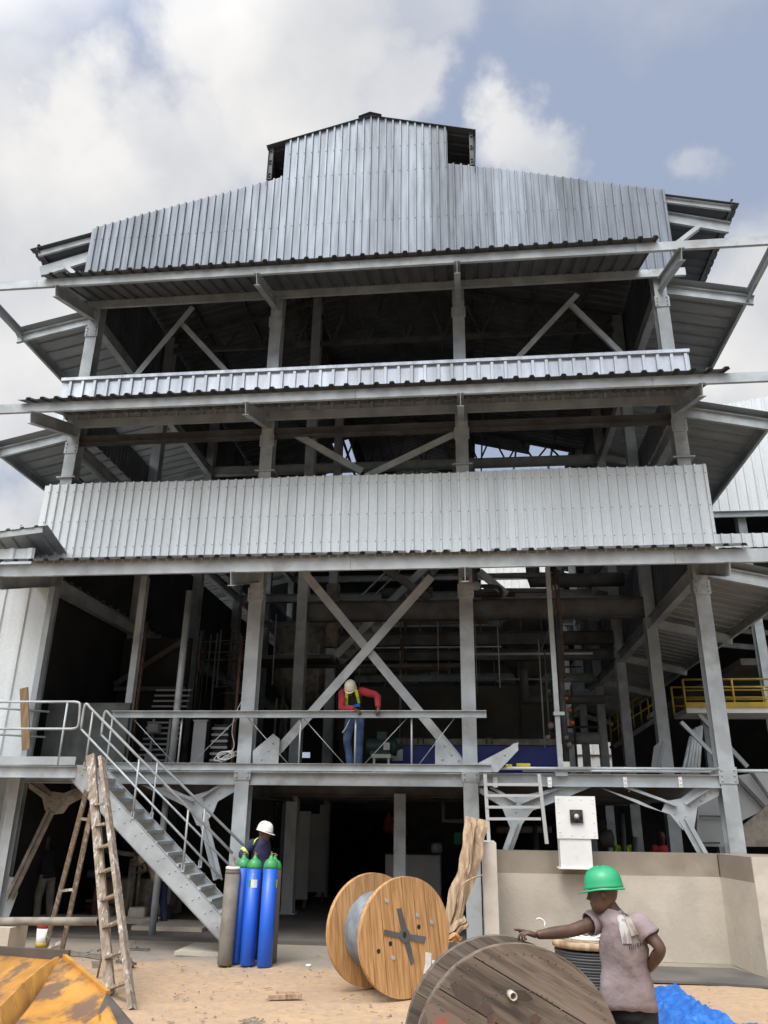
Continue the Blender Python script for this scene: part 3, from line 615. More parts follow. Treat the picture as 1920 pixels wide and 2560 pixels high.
mb = MB(); mb.chan((xa-1.5, YN-.05, za-.05), (24, YN-.05, za-.05), .08, .2); mb.chan((xa-1.5, YN-.05, zc_), (24, YN-.05, zc_), .08, .14); mb.build('sheeting_rail', m_steel, NB)
mb = MB(); q0 = zb+(xa-1.5-at(1900, 995, Y=YN).x)*.16; q1 = zb+(24-at(1900, 995, Y=YN).x)*.16
mb.add([(xa-1.5, YN+.02, q0-.05), (24, YN+.02, q1-.05), (24, 46, q1-.2), (xa-1.5, 46, q0-.2)], [(0, 1, 2, 3)]); mb.build('roof_sheet', m_roof, NB)
mb = MB(); mb.add([(xa-1.5, YN+3, zc_-.4), (24, YN+3, zc_-.4), (24, YN+3, za+.1), (xa-1.5, YN+3, za+.1)], [(0, 1, 2, 3)]); mb.build('inner_sheet', m_roof, NB)
for x in (8.6, 13.2, 17.8, 22.4):
    mb = MB(); mb.ibeam((x, YN+.3, 0), (x, YN+.3, za), .25, .3, .018, up=(0, 1, 0)); mb.build('column', m_steel, NB)
mb = MB(); mb.box(6.6, 26, 40, 40.2, 0, 17); mb.build('rear_wall', m_wall, NB)
mb = MB(); mb.box(26, 26.2, 24, 40, 0, 17); mb.build('side_wall', m_wall, NB)
mb = MB(); mb.box(8.2, 24, YN+1, 39, 6.6, 6.8); mb.build('floor_slab', m_floor, NB)
for k in range(6):
    z = 7.3+.0*k; mb = MB()
    mb.bar(at(1780, 1420+k*38, Y=26), at(2300, 1445+k*42, Y=26), .12, .16); mb.build('beam', m_dsteel if k != 2 else m_steel, NB)
# yellow walkway
WK = thing('yellow_walkway', (10, 21, 0), 'raised walkway with bright yellow railings right of the last front column', 'walkway')
yw = 21.0; A = z4(1245, 850, Y=yw); B_ = z4(1245, 705, Y=yw); xe = 16
mb = MB(); mb.box(A.x, xe, yw, yw+1.3, A.z-.12, A.z); mb.build('walkway_deck', m_white, WK)
mb = MB(); mb.box(A.x, xe, yw-.02, yw, A.z, A.z+.14); mb.build('toe_board', m_yel, WK)
for yy in (yw+.02, yw+1.28):
    mb = MB(); n = 8
    for i in range(n): x = A.x+i*1.2; mb.tube([(x, yy, A.z), (x, yy, B_.z)], .03, 6)
    for f in (1, .62, .3): mb.tube([(A.x, yy, A.z+(B_.z-A.z)*f), (xe, yy, A.z+(B_.z-A.z)*f)], .028 if f == 1 else .02, 6)
    mb.build('railing', m_yel, WK)
mb = MB()
for i in range(5): mb.bar((A.x+.3+i*2.4, yw+.1, A.z-.12), (A.x+1.3+i*2.4, yw+.1, A.z-1.4), .1)
for i in range(4): mb.ibeam((A.x+.6+i*3, yw+.6, 0), (A.x+.6+i*3, yw+.6, A.z-.12), .2, .2)
mb.build('support_frame', m_steel, WK)
# second, far walkway seen between the receding columns
WL = thing('far_walkway', (6, 30, 0), 'distant yellow railed walkway glimpsed between the receding right columns', 'walkway')
mb = MB(); a = z4(870, 1050, Y=30); b = z4(1100, 900, Y=30)
P = [(a, b)]
mb.bar(a, b, .8, .15); mb.build('walkway_deck', m_dsteel, WL); mb = MB()
for f in (0, .5, 1): mb.tube([a+V((0, 0, 1.1*f)), b+V((0, 0, 1.1*f))], .03, 6)
for i in range(7): p = a.lerp(b, i/6); mb.tube([p, p+V((0, 0, 1.1))], .03, 6)
mb.build('railing', m_yel, WL)
# machinery in the gloom at right
def clutter(name, label, cat, bx, mat, n=14, seed=1, group=None):
    r = random.Random(seed); x0, x1, y0, y1, z0, z1_ = bx; T = thing(name, ((x0+x1)/2, (y0+y1)/2, z0), label, cat, group)
    mb = MB(); mb.box(x0, x1, y0+.2, y1, z0, z0+(z1_-z0)*.55); mb.build('housing', mat, T)
    for i in range(n):
        mb = MB(); x = r.uniform(x0, x1); z = r.uniform(z0, z1_); l = r.uniform(.3, .45)*(x1-x0)
        k = r.random()
        if k < .4: mb.tube([(x-l/2, y0+r.uniform(-.1, .1), z), (x+l/2, y0+.05, z+r.uniform(-.1, .1))], r.uniform(.03, .09), 8)
        elif k < .7: mb.tube([(x, y0, z0), (x+r.uniform(-.1, .1), y0, min(z1_, z+.4))], r.uniform(.025, .08), 8)
        else: mb.lathe([(.0, 0), (.18, 0), (.2, .05), (.2, .3), (.05, .34)], (x, y0, z-.2), 10, (r.uniform(-1, 1), -.2, r.uniform(-.3, 1)))
        mb.build(r.choice(['pipe']) if k < .7 else 'drum', r.choice([mat, m_dsteel, m_rust, m_dusty]), T)
    return T
clutter('hopper_machine', 'dim dusty conveyor machinery beneath the yellow walkway', 'machine', (8.6, 12.5, 20, 22, 0, 4.2), m_dark, 16, 3)
SH = thing('grey_sheet_cladding', (7.5, 19, 0), 'pale grey panelled hopper with slanting struts behind the last front column', 'hopper')
P = [zz for zz in (z3(1290, 440, Y=19.5), z3(1659, 380, Y=19.5), z3(1750, 560, Y=19.5), z3(1700, 560, Y=19.5), z3(1520, 650, Y=19.5), z3(1450, 790, Y=19.5), z3(1270, 790, Y=19.5))]
mb = MB(); mb.plate(P, (0, 1, 0), .3); mb.build('hopper_plate', m_cab, SH)
mb = MB(); mb.bar(z3(1480, 410, Y=19.4), z3(1680, 620, Y=19.4), .08); mb.build('strut', m_dsteel, SH)
mb = MB(); mb.bar(z3(1570, 390, Y=19.4), z3(1690, 560, Y=19.4), .06); mb.build('strut', m_dsteel, SH)
mb = MB(); mb.bar(z3(1290, 625, Y=19.4), z3(1500, 630, Y=19.4), .04); mb.build('seam_bar', m_dsteel, SH); mb = MB(); mb.bar(z3(1290, 770, Y=19.4), z3(1400, 770, Y=19.4), .04); mb.build('seam_bar', m_dsteel, SH)
mb = MB(); mb.plate([z3(1510, 690, Y=18.5), z3(1670, 560, Y=18.5), z3(1700, 790, Y=18.5), z3(1510, 790, Y=18.5)], (0, 1, 0), .1); mb.build('rusty_chute', m_dusty, SH)
# distant white hall behind
DH = thing('distant_hall', (4, 52, 0), 'far white ribbed sheet wall seen through the gap under the front cladding', 'hall')
rc(-6, 10, 6, 20, 52, m_white, root=DH, pitch=.5)
mb = MB(); mb.box(-6, 10, 52.1, 60, 0, 20); mb.build('wall', m_white, DH)
# ------------------------------------------------------------------ left shed
LS = thing('left_shed', (-10.6, 15.6, 0), 'low shed with pale wide-ribbed sheet wall and small roof overhang, left of the steel frame', 'shed')
a = at(116, 1470, Y=14.9); b = at(0, 1870, Y=14.9); mb = MB()
xr = at(100, 1700, Y=14.9).x; xl = -13.5; zt = at(60, 1470, Y=14.9).z; n = 10; p = (xr-xl)/n
mb.corr(lambda u: (xl+u, 14.9, 2.95), lambda u: (xl+u, 14.9, zt), n, p, .04, (0, -1, 0), prof=((0, 0), (.78, 0), (.82, 1), (.93, 1), (.97, 0))); mb.build('wall_cladding', m_panel, LS)
mb = MB(); mb.chan((xr+.02, 14.92, 2.95), (xr+.02, 14.92, zt), .12, .16, up=(0, 1, 0)); mb.build('corner_post', m_steel, LS)
mb = MB(); mb.box(-26, -9.9, 23, 23.2, 0, 7.5); mb.build('inner_wall', m_gwall, LS)
# roof overhang, its tip in front of the big cladding
mb = MB(); Yr = 14.3
A1 = at(116, 1325, Y=Yr); n = 12
mb.corr(lambda u: (A1.x-u, Yr+.0, A1.z-.12*0-u*.10+.12), lambda u: (A1.x+.05-u, Yr+.9, A1.z-u*.10-.22), n, .3, .035, (0, 0, 1)); 
o = mb.build('roof_overhang', m_concl if 0 else m_under, LS); sl = o.modifiers.new('thick', 'SOLIDIFY'); sl.thickness = .02
mb = MB(); mb.bar(at(45, 1318, Y=Yr+.05), at(85, 1350, Y=Yr+.6), .1, .12); mb.bar((A1.x-.1, Yr+.05, A1.z+.02), (A1.x-3.4, Yr+.05, A1.z-.32), .05, .12); mb.build('overhang_rafter', m_steel, LS)
za = at(40, 1402, Y=14.6).z; zb = at(40, 1372, Y=14.6).z; xr2 = at(86, 1385, Y=14.6).x
mb = MB(); mb.corr(lambda u: (xr2-4+u, 14.6, za), lambda u: (xr2-4+u, 14.6, zb), 10, .4, .04, (0, -1, 0)); mb.build('wall_cladding', m_panel, LS)
bd = MB(); a = at(68, 1860, Y=14.6); b = at(60, 1720, Y=14.6); bd.bar(a+V((0, 0, -.1)), b, .16, .03, up=(0, 1, 0)); solo(bd, 'wooden_board', M('raw_board', (.27, .185, .10), (.2, .13, .07), 5, st=(3, 3, .4), rough=.8), 'raw brown board standing upright against the left shed wall on the stair landing', 'board')
# ------------------------------------------------------------------ landing and stair
ST = thing('steel_stair', (-5.6, 14.4, 0), 'galvanised steel stair with landing and pipe handrails in front of the frame', 'stair')
y0, y1 = 13.98, 14.82
mb = MB(); zl = 2.93; mb.box(-13, -6.96, y0+.06, 15.28, zl-.03, zl); mb.build('landing_deck', m_steel, ST)
mb = MB(); mb.chan((-13, y0, zl-.12), (-6.96, y0, zl-.12), .07, .2, .008); mb.build('landing_beam', m_steel, ST)
mb = MB(); mb.box(-13, -7.0, y0-.012, y0-.002, zl, zl+.14); mb.build('toe_board', m_steel, ST)
for x in (-8.5, -12):
    mb = MB(); mb.ibeam((x, y1, 0), (x, y1, zl-.03), .18, .18, .01, up=(0, 1, 0)); mb.build('landing_post', m_steel, ST)
top = V((-6.98, y0, 2.73)); bot = V((-4.15, y0, .37)); sl = (bot.z-top.z)/(bot.x-top.x)
bot = V((top.x+(0-top.z)/sl*.985, y0, .04))
for yy, fl in ((y0, False), (y1, True)):
    mb = MB(); d = (bot-top).normalized(); nz = V((-d.z, 0, d.x)); 
    if nz.z < 0: nz = -nz
    q = [V((top.x, yy, 2.93)), V((top.x+.16, yy, 2.93)), V((bot.x+.14, yy, .16)), V((bot.x+.14, yy, .0)), V((bot.x-.08, yy, 0.0)), V((top.x-.10, yy, 2.71))]
    mb.plate(q, (0, 1, 0), .012)
    up = d.cross(V((0, 1, 0))); 
    mb.bar(q[1]+V((0, .035, 0)), q[2]+V((0, .035, 0)), .07, .012, up=nz); mb.bar(q[5]+V((0, .035, 0)), q[4]+V((0, .035, 0)), .07, .012, up=nz)
    for i in range(15):
        f = (i+.6)/15.2; c = q[0].lerp(q[3], f)+V((.05, 0, -.03))
        for dx in (-.05, .05): mb.lathe([(0, -.014), (.012, -.014), (.012, .002)], c+V((dx, 0, dx*.4)), 6, (0, 1, 0))
    mb.build('stringer', m_steel, ST)
nt_ = 15
for i in range(nt_):
    f = (i+.9)/(nt_+.6); c = top.lerp(bot, f)+V((.06, 0, .16))
    mb = MB(); mb.box(c.x-.10, c.x+.14, y0+.014, y1-.002, c.z-.03, c.z); mb.box(c.x-.105, c.x-.10, y0+.014, y1-.002, c.z-.03, c.z+.0)
    mb.box(c.x+.14, c.x+.146, y0+.014, y1-.002, c.z-.045, c.z+.003)
    mb.build('tread', m_steel, ST)
def rail(name, yy, hi, lo, posts):
    mb = MB(); mb.tube(smooth([hi+V((.0, 0, -.45)), hi+V((-.0, 0, -.12)), hi+V((.03, 0, -.01)), hi+V((.12, 0, -.08))], 4)+[lo], .024, 8)
    mlo = lo+V((-.12, 0, -.40)); mb.tube([hi+V((0, 0, -.45)), mlo+V((-.02, 0, .0))], .019, 8)
    for f, z in posts:
        p = hi.lerp(lo, f); mb.tube([p, V((p.x-.0, yy, p.z-z))], .019, 8); mb.box(p.x-.03, p.x+.03, yy-.012, yy+.03, p.z-z-.04, p.z-z+.08)
    mb.build(name, m_steel, ST)
hi = V((-6.99, y0, 4.0)); lo = V((-4.02, y0, 1.54))
rail('handrail', y0, hi, lo, ((.06, .95), (.39, .95), (.72, .95)))
rail('handrail', y1, V((-6.99, y1, 3.98)), V((-4.0, y1, 1.58)), ((.06, .95), (.39, .95), (.72, .95)))
mb = MB(); zt = 4.03; zm = 3.55
mb.tube([(-13, y0, zt)]+smooth([(-7.2, y0, zt), (-7.1, y0, zt-.02), (-7.07, y0, zt-.1), (-7.05, y0, zm+.1), (-7.08, y0, zm+.02), (-7.18, y0, zm)], 3)+[(-13, y0, zm)], .022, 8)
for x in (-7.32, -8.72, -10.2): mb.tube([(x, y0, zl), (x, y0, zt)], .02, 8)
mb.build('landing_railing', m_steel, ST)
mb = MB()
for z in (zt-.05, zm-.05): mb.tube([(-9.6, 13.98, z), (-8.2, 15.0, z)], .02, 8)
mb.build('landing_railing', m_steel, ST)
# ------------------------------------------------------------------ truss rail on the deck
TR = thing('railing_frame', (-3.3, 15.0, 2.9), 'light steel truss railing of two channels and thin rods under the man in red', 'railing')
for z in (3.925, 2.975):
    mb = MB(); mb.chan((-6.9, 15.0, z), (.28 if z > 3.5 else .34, 15.0, z), .06, .13, .006)
    mb.build('rail_channel', m_steel, TR)
    if z > 3.5:
        mb = MB(); mb.box(-6.9, .28, 14.93, 14.998, z-.062, z-.055); mb.box(-6.9, .28, 14.925, 14.998, z+.055, z+.066); mb.build('rail_lip', m_steel, TR)
xs = [-6.55]+[dd(x, 1600, Y=15).x for x in (388, 647, 767, 889)]
for x in xs[1:]:
    mb = MB(); mb.tube([(x, 15.02, 3.04), (x, 15.02, 3.86)], .018, 6); mb.build('rod', m_steel, TR)
for p, q in (((285, 1565), (375, 1650)), ((512, 1567), (415, 1650)), ((535, 1567), (622, 1650)), ((655, 1565), (743, 1650)), ((879, 1565), (787, 1650)), ((982, 1567), (905, 1650))):
    mb = MB(); a = dd(*p, Y=15.03); b = dd(*q, Y=15.03); a.z = 3.86; b.z = 3.04; mb.tube([a, b], .007, 5); mb.build('tie_rod', m_steel, TR)
# loose tubes and angle on the right deck edge
for i, (x0, x1, zz, r) in enumerate(((.3, 2.1, 2.99, .03), (.9, 4.2, 2.955, .022), (1.7, 4.35, 3.0, .03), (4.6, 6.6, 2.98, .03))):
    mb = MB(); mb.tube([(x0, 15.12+.05*i, zz), (x1, 15.15+.05*i, zz)], r, 10)
    solo(mb, 'steel_tube', m_steel, ['short bright tube lying on the deck edge behind the small steel ladder', 'thin tube lying lowest along the right deck edge', 'long tube lying along the deck edge up to the last front column', 'tube sticking out past the last front column at deck height'][i], 'tube', 'tubes lying on the deck edge')
for i, x in enumerate((190, 483, 890, 1187)):
    mb = MB(); a = z3(x-13, 415, Y=15.2); b = z3(x+13, 470, Y=15.2); mb.box(a.x, b.x, 15.19, 15.2, b.z, a.z)
    for q in (.3, .7): mb.lathe([(0, -.015), (.012, -.015), (.012, .0)], ((a.x+b.x)/2, 15.19, b.z+(a.z-b.z)*q), 6, (0, 1, 0))
    mb.build('cleat', m_white, H)
# leaning bundle of tubes on the deck
for i, (xt, xb, yt) in enumerate(((1260, 1225, 160), (1275, 1243, 150), (1290, 1262, 145), (1300, 1282, 140), (1243, 1200, 200))):
    mb = MB(); b = z3(xb, 400, Y=17); t = z3(xt, yt, Y=17.3); mb.tube([b, t], .035, 8)
    solo(mb, 'leaning_tube', m_steel, ['second tube from the left in the upright bundle beside the last front column', 'middle tube of the upright bundle beside the last front column', 'second tube from the right in the upright bundle', 'rightmost tube of the upright bundle beside the last front column', 'leftmost and shortest tube of the upright bundle'][i], 'tube', 'upright bundle of tubes')
mb = MB(); mb.bar(z3(1190, 118, Y=16.5), z3(1360, 290, Y=16.5), .07); solo(mb, 'slanting_bar', m_steel, 'single slanting bar crossing in front of the upright tube bundle', 'bar')
for i, (p, q) in enumerate((((1095, 225), (1065, 365)), ((1100, 240), (1078, 365)))):
    mb = MB(); mb.bar(z3(*q, Y=18), z3(*p, Y=18.3), .04); solo(mb, 'leaning_strip', m_steel, ['thin strip leaning on the second right column, left one of two', 'thin strip leaning on the second right column, right one of two'][i], 'strip', 'thin leaning strips')
mb = MB(); mb.plate([z3(*p, Y=18.4) for p in ((1030, 365), (1045, 250), (1085, 220), (1065, 365))], (0, 1, 0), .03); solo(mb, 'grey_sheet', m_cab, 'bluish grey sheet leaning on the second right column', 'sheet')
# blue machine, motor, foam, cables
BM = thing('blue_tank_machine', (2, 19, 2.92), 'long dark blue machine casing with a cream rim standing on the deck', 'machine')
a = z2(1060, 470, Y=19.2); b = at(1397, 1858, Y=19.2); c = z2(1060, 580, Y=19.2)
mb = MB(); R = []
for x in (a.x, b.x): R.append([V((x, 19.2+yy, zz)) for yy, zz in ((0, a.z), (1.6, a.z), (1.6, 2.93), (.3, 2.93), (.06, 3.1), (0, 3.3))])
mb.rings(R, sm=False); mb.build('casing', m_blued, BM)
mb = MB(); mb.box(a.x-.03, b.x+.03, 19.14, 20.85, a.z+.002, a.z+.14); mb.build('rim', m_dusty, BM)
for x in (1130, 1220, 1330, 1470, 1600):
    p = z2(x, 462, Y=19.1); mb = MB(); mb.tube([p+V((-.07, 0, 0)), p+V((-.05, 0, .13)), p+V((.05, 0, .13)), p+V((.07, 0, 0))], .02, 6); mb.build('lifting_eye', m_dsteel, BM)
p = z2(1093, 525, Y=19.18); mb = MB(); mb.box(p.x-.12, p.x+.12, 19.185, 19.198, p.z-.13, p.z+.13); mb.build('label_plate', m_paper, BM)
PT = thing('green_tank', (2.5, 24, 2.92), 'drab olive panel wall rising behind the blue machine', 'tank')
mb = MB(); a = z4(-100, 740, Y=24.6); b = z4(560, 1030, Y=24.6); mb.box(-4.0, b.x, 24.6, 27, 2.93, a.z); mb.build('tank_panel', m_gwall, PT)
for x in (-1.5, 0, 1.5, 3): mb = MB(); mb.box(x, x+.06, 24.52, 24.598, 2.93, a.z); mb.build('stiffener', m_gwall, PT)
EM = thing('motor_stand', (-1.2, 18.3, 2.92), 'dark green electric motor on a pale stand left of the blue machine', 'motor')
a = z2(955, 505, Y=18.3); b = z2(1060, 545, Y=18.3)
mb = MB(); mb.box(a.x, b.x, 18.1, 18.8, b.z, b.z+.08); 
for x in (a.x+.03, b.x-.08): mb.box(x, x+.05, 18.12, 18.17, 2.93, b.z)
mb.build('stand', m_white, EM)
mb = MB(); p = z2(1005, 480, Y=18.4); mb.lathe([(0, -.35), (.16, -.35), (.18, -.3), (.18, .25), (.2, .27), (.2, .33), (.08, .36), (.03, .5)], p, 14, (1, 0, 0)); mb.box(p.x-.25, p.x+.2, 18.25, 18.6, b.z+.08, p.z-.1); mb.box(p.x-.1, p.x+.12, 18.3, 18.5, p.z+.15, p.z+.32); mb.build('motor_body', M('dark_green_paint', (.03, .07, .06), None, 3, rough=.5), EM)
mb = MB(); q = z2(1030, 475, Y=18.1); mb.box(q.x-.07, q.x+.07, 18.17, 18.18, q.z-.08, q.z+.08); mb.build('tag', m_paper, EM)
for (p, q, l) in (((248, 345), (283, 372), 'small yellow foam block on the deck edge behind the small ladder'), ((305, 340), (380, 372), 'larger rounded yellow foam block on the deck edge')):
    a = z3(*p, Y=15.5); b = z3(*q, Y=15.5); mb = MB(); h = a.z-b.z
    mb.rings([[V((x, 15.5+yy, b.z+zz)) for yy, zz in ((.02, 0), (.2, 0), (.22, h*.3), (.22, h*.8), (.18, h), (.04, h), (0, h*.8), (0, h*.2))] for x in (a.x, a.x+.02, b.x-.02, b.x)])
    solo(mb, 'foam_block', m_yfoam, l, 'foam block', 'yellow foam blocks')
SP = MB(); SP.plate([z3(*p, Y=15.25) for p in ((95, 345), (190, 330), (285, 235), (315, 228), (308, 275), (215, 372), (110, 372))], (0, 1, 0), .006); solo(SP, 'bent_sheet_offcut', m_steel, 'twisted grey sheet metal offcut lying on the deck edge beside the third column', 'sheet offcut')
# coil of white cable by the second column
mb = MB(); r = random.Random(4)
for k in range(7):
    c = zi(1300+r.uniform(-40, 40), 1770, Y=15.3); R_ = r.uniform(.14, .26)
    mb.tube([c+V((math.cos(t/12*6.28)*R_, .02*k, math.sin(t/12*6.28+k*.4)*R_*.5)) for t in range(13)], .008, 5)
a = zi(1440, 1250, Y=15.3); mb.tube(smooth([a, zi(1380, 1380, Y=15.3), zi(1350, 1540, Y=15.3), zi(1370, 1680, Y=15.3), zi(1300, 1780, Y=15.3)]), .008, 5)
solo(mb, 'white_cable_coil', m_white, 'loose coil of thin white cable lying by the second column on the deck', 'cable coil')
# scaffolding tower and interior stair on the left of the deck
SC = thing('scaffold_tower', (-5.4, 20, 2.92), 'dim scaffold of thin rungs and tubes standing on the deck between the first two columns', 'scaffold')
r = random.Random(9)
for i in range(12):
    a = zi(r.uniform(980, 1480), r.uniform(520, 700), Y=19+r.uniform(0, 2)); mb = MB(); mb.tube([a, V((a.x, a.y, max(3, a.z-r.uniform(1, 3.4))))], .025, 6); mb.build('upright', r.choice([m_dsteel, m_rust]), SC)
for i in range(16):
    a = zi(r.uniform(1050, 1350), r.uniform(600, 1250), Y=19.2+r.uniform(0, 1.5)); mb = MB(); mb.tube([a, a+V((r.uniform(.4, 1), 0, 0))], .02, 6); mb.build('crossbar', m_dsteel, SC)
LR = thing('rung_tower', (-6.2, 17.5, 2.92), 'stack of horizontal grey rungs behind the railing near the head of the stair', 'rack')
for i in range(14):
    y = 1140+i*52; a = zi(620-(i*14), y, Y=18); b = zi(960-(i*14), y, Y=18)
    if a.z < 3: break
    mb = MB(); mb.bar(a, b, .04, .04); mb.build('rung', m_cab, LR)
for x in (640, 800): mb = MB(); mb.bar(zi(x-40, 1420, Y=17.95), V((zi(x-40, 1420, Y=17.95).x, 17.95, 2.93)), .05); mb.build('upright', m_cab, LR)
for (x, y, w, h, l) in ((600, 1510, 110, 80, 'small pale box hung on the rungs behind the railing'), (560, 1800, 90, 90, 'pale box low behind the railing near the head of the stair')):
    a = zi(x-w/2, y+h/2, Y=17.8); b = zi(x+w/2, y-h/2, Y=17.8); mb = MB(); mb.box(a.x, b.x, 17.7, 17.9, a.z, b.z); mb.box(a.x+.03, b.x-.03, 17.68, 17.7, a.z+.03, b.z-.03); solo(mb, 'pale_box', m_cab, l, 'box', 'pale boxes')
mb = MB(); a = zi(1010, 1830, Y=17); b = zi(1040, 1440, Y=17); mb.box(a.x-.14, a.x+.14, 17, 17.05, 2.93, b.z); mb.box(a.x-.16, a.x+.16, 16.98, 17.07, b.z, b.z+.03); solo(mb, 'upright_panel', m_cab, 'narrow grey panel standing upright on the deck left of the second column', 'panel')
TH = thing('bound_crate', (-4.9, 17.2, 2.92), 'grey slatted crate standing on the deck just left of the second column', 'crate')
a = zi(1130, 1810, Y=17.2); b = zi(1320, 1460, Y=17.2)
mb = MB(); mb.box(a.x+.03, b.x-.03, 17.25, 17.9, 2.93, b.z-.02); mb.build('crate_core', m_dark, TH)
for i in range(8): z = 2.95+i*(b.z-2.95)/8; mb = MB(); mb.box(a.x, b.x, 17.2, 17.24, z, z+.05); mb.build('slat', m_cab, TH)
# rusty props
for i, (p, q) in enumerate((((560, 480), (370, 1800)), ((1440, 620), (1350, 1830)))):
    mb = MB(); b = zi(*q, Y=16.6); a = zi(*p, Y=16.6); mb.tube([V((b.x, 16.6, 2.93)), V((b.x+.0, 16.6, a.z))], .035, 8); solo(mb, 'scaffold_prop', m_rust, ['rusty scaffold prop standing on the deck between the first two columns', 'rusty scaffold prop standing close left of the second column'][i], 'prop')
# chain hoists and valves at the right
CH = thing('valve_stack', (2.6, 17.5, 2.92), 'vertical pipework with orange fittings behind the thin square post on the deck', 'pipework')
for k, (p, q, r_, mt) in enumerate((((590, 380), (640, 1120), .07, m_dsteel), ((540, 560), (555, 1000), .02, m_dsteel), ((615, 150), (625, 700), .05, m_rust), ((525, 500), (530, 1050), .015, m_steel))):
    mb = MB(); a = z4(*p, Y=17.6+k*.1); b = z4(*q, Y=17.6+k*.1); mb.tube([V((b.x, a.y, b.z)), V((b.x, a.y, a.z))], r_, 8); mb.build('pipe', mt, CH)
for (x, y, s) in ((655, 860, .05), (668, 925, .055), (640, 800, .04)):
    mb = MB(); mb.lathe([(0, -s), (s*.8, -s*.8), (s, 0), (s*.6, s), (0, s*1.1)], z4(x, y, Y=17.4), 10, (.3, -1, .2)); mb.build('fitting', m_orange, CH)
for (x, y, s) in ((560, 940, .07), (545, 1000, .06), (655, 1040, .07), (640, 1000, .05), (580, 240, .08)):
    mb = MB(); mb.lathe([(0, -s), (s*.6, -s*.8), (s, 0), (s*.6, s), (0, s)], z4(x, y, Y=17.4), 10, (.3, -1, .8)); mb.build('valve', m_dusty, CH)
mb = MB(); mb.tube(smooth([z4(570, 180, Y=17), z4(590, 300, Y=17), z4(560, 420, Y=17), z4(510, 560, Y=17)]), .02, 6); mb.build('hose', m_cablek, CH)
PB = thing('bent_pipe', (.6, 18, 6), 'thick dark bent pipe under the front cladding right of the third column', 'pipe')
mb = MB(); mb.tube(smooth([z4(150, 235, Y=18.5), z4(290, 238, Y=18.5), z4(300, 290, Y=18.5), z4(210, 292, Y=18.5)], 5), .05, 8); mb.build('pipe', m_dark, PB)
mb = MB(); mb.lathe([(.05, -.03), (.11, -.03), (.11, .03), (.05, .03)], z4(182, 232, Y=18.2), 14, (0, 1, 0)); mb.build('flange', m_steel, PB)
for z in (180, 255): mb = MB(); mb.bar(z4(220, z, Y=20.5), z4(545, z, Y=20.5), .1); mb.build('beam', m_dsteel, H)

# overhead pipework, ducts and hangers above the deck
r = random.Random(21)
OP = thing('overhead_pipework', (-1, 24, 3), 'dim tangle of pipes, ducts and hangers filling the hall above the deck', 'pipework')
for i in range(34):
    x = r.uniform(-6.4, 4.2); y = r.uniform(19, 33); z = r.uniform(4.6, 8.6); l = r.uniform(1.2, 4.5); k = r.random(); mt = r.choice([m_dsteel, m_dusty, m_steel, m_rust, m_dsteel, m_cab]); rad = r.choice([.03, .04, .06, .06, .12, .2])
    mb = MB()
    if k < .4: P_ = [(x, y, z), (min(4.3, x+l), y, z)]
    elif k < .7: P_ = [(x, y, z), (x, y, max(3.0, z-l))]
    else: P_ = smooth([(x, y, z+.9), (x, y, z+.1), (x+.12, y, z), (x+l*.6, y, z)], 3)
    mb.tube(P_, rad, 10); mb.build('pipe' if rad < .1 else 'duct', mt, OP)
for i in range(16):
    x = r.uniform(-6, 4.2); y = r.uniform(18, 30); mb = MB(); z = r.uniform(6, 8.2); mb.tube([(x, y, z), (x, y, z-r.uniform(.8, 2.5))], .015, 5); mb.build('hanger', m_steel, OP)
# service walkway with stairs at upper left inside
SW = thing('inner_stair', (-3, 22, 3), 'steep dark steel stair with thin handrails inside the hall, left of centre', 'stair')
a = V((-.8, 21, 9.0)); b = V((-3.6, 21, 6.2))
for yy in (21, 21.9):
    mb = MB(); mb.bar(a+V((0, yy-21, 0)), b+V((0, yy-21, 0)), .04, .2); mb.build('stringer', m_steel, SW)
    mb = MB(); mb.tube([a+V((0, yy-21, 1)), b+V((0, yy-21, 1))], .025, 6); 
    mb.build('handrail', m_steel, SW)
for i in range(12): p_ = a.lerp(b, (i+.5)/12); mb = MB(); mb.box(p_.x-.12, p_.x+.12, 21.03, 21.87, p_.z-.02, p_.z+.02); mb.build('tread', m_steel, SW)
mb = MB(); mb.box(-6.3, -3.7, 20.8, 22.2, 6.1, 6.2); mb.build('platform', m_dsteel, SW)
# big drum and hopper forms
for (nm, l, x, y, z, rr_, h, mt) in (('round_vessel', 'large dim round vessel above the deck left of the cross brace', -5.3, 25, 5.2, 1.0, 2.6, m_dusty), ('round_vessel', 'dim round vessel hanging right of the third column', 1.9, 26, 6.2, .8, 2.0, m_dsteel)):
    T_ = thing(nm, (x, y, z), l, 'vessel'); mb = MB(); mb.lathe([(0, 0), (rr_*.3, .0), (rr_, h*.35), (rr_, h), (0, h)], (x, y, z), 24); mb.build('shell', mt, T_); mb = MB(); mb.lathe([(rr_+.001, h*.6), (rr_+.06, h*.6), (rr_+.06, h*.65), (rr_+.001, h*.65)], (x, y, z), 24); mb.build('stiffening_ring', m_steel, T_)
    for q in range(3): a_ = q*2.1; mb = MB(); mb.bar((x+math.cos(a_)*rr_*.9, y+math.sin(a_)*rr_*.9, 2.93), (x+math.cos(a_)*rr_*.9, y+math.sin(a_)*rr_*.9, z+h*.5), .1); mb.build('leg', m_dsteel, T_)
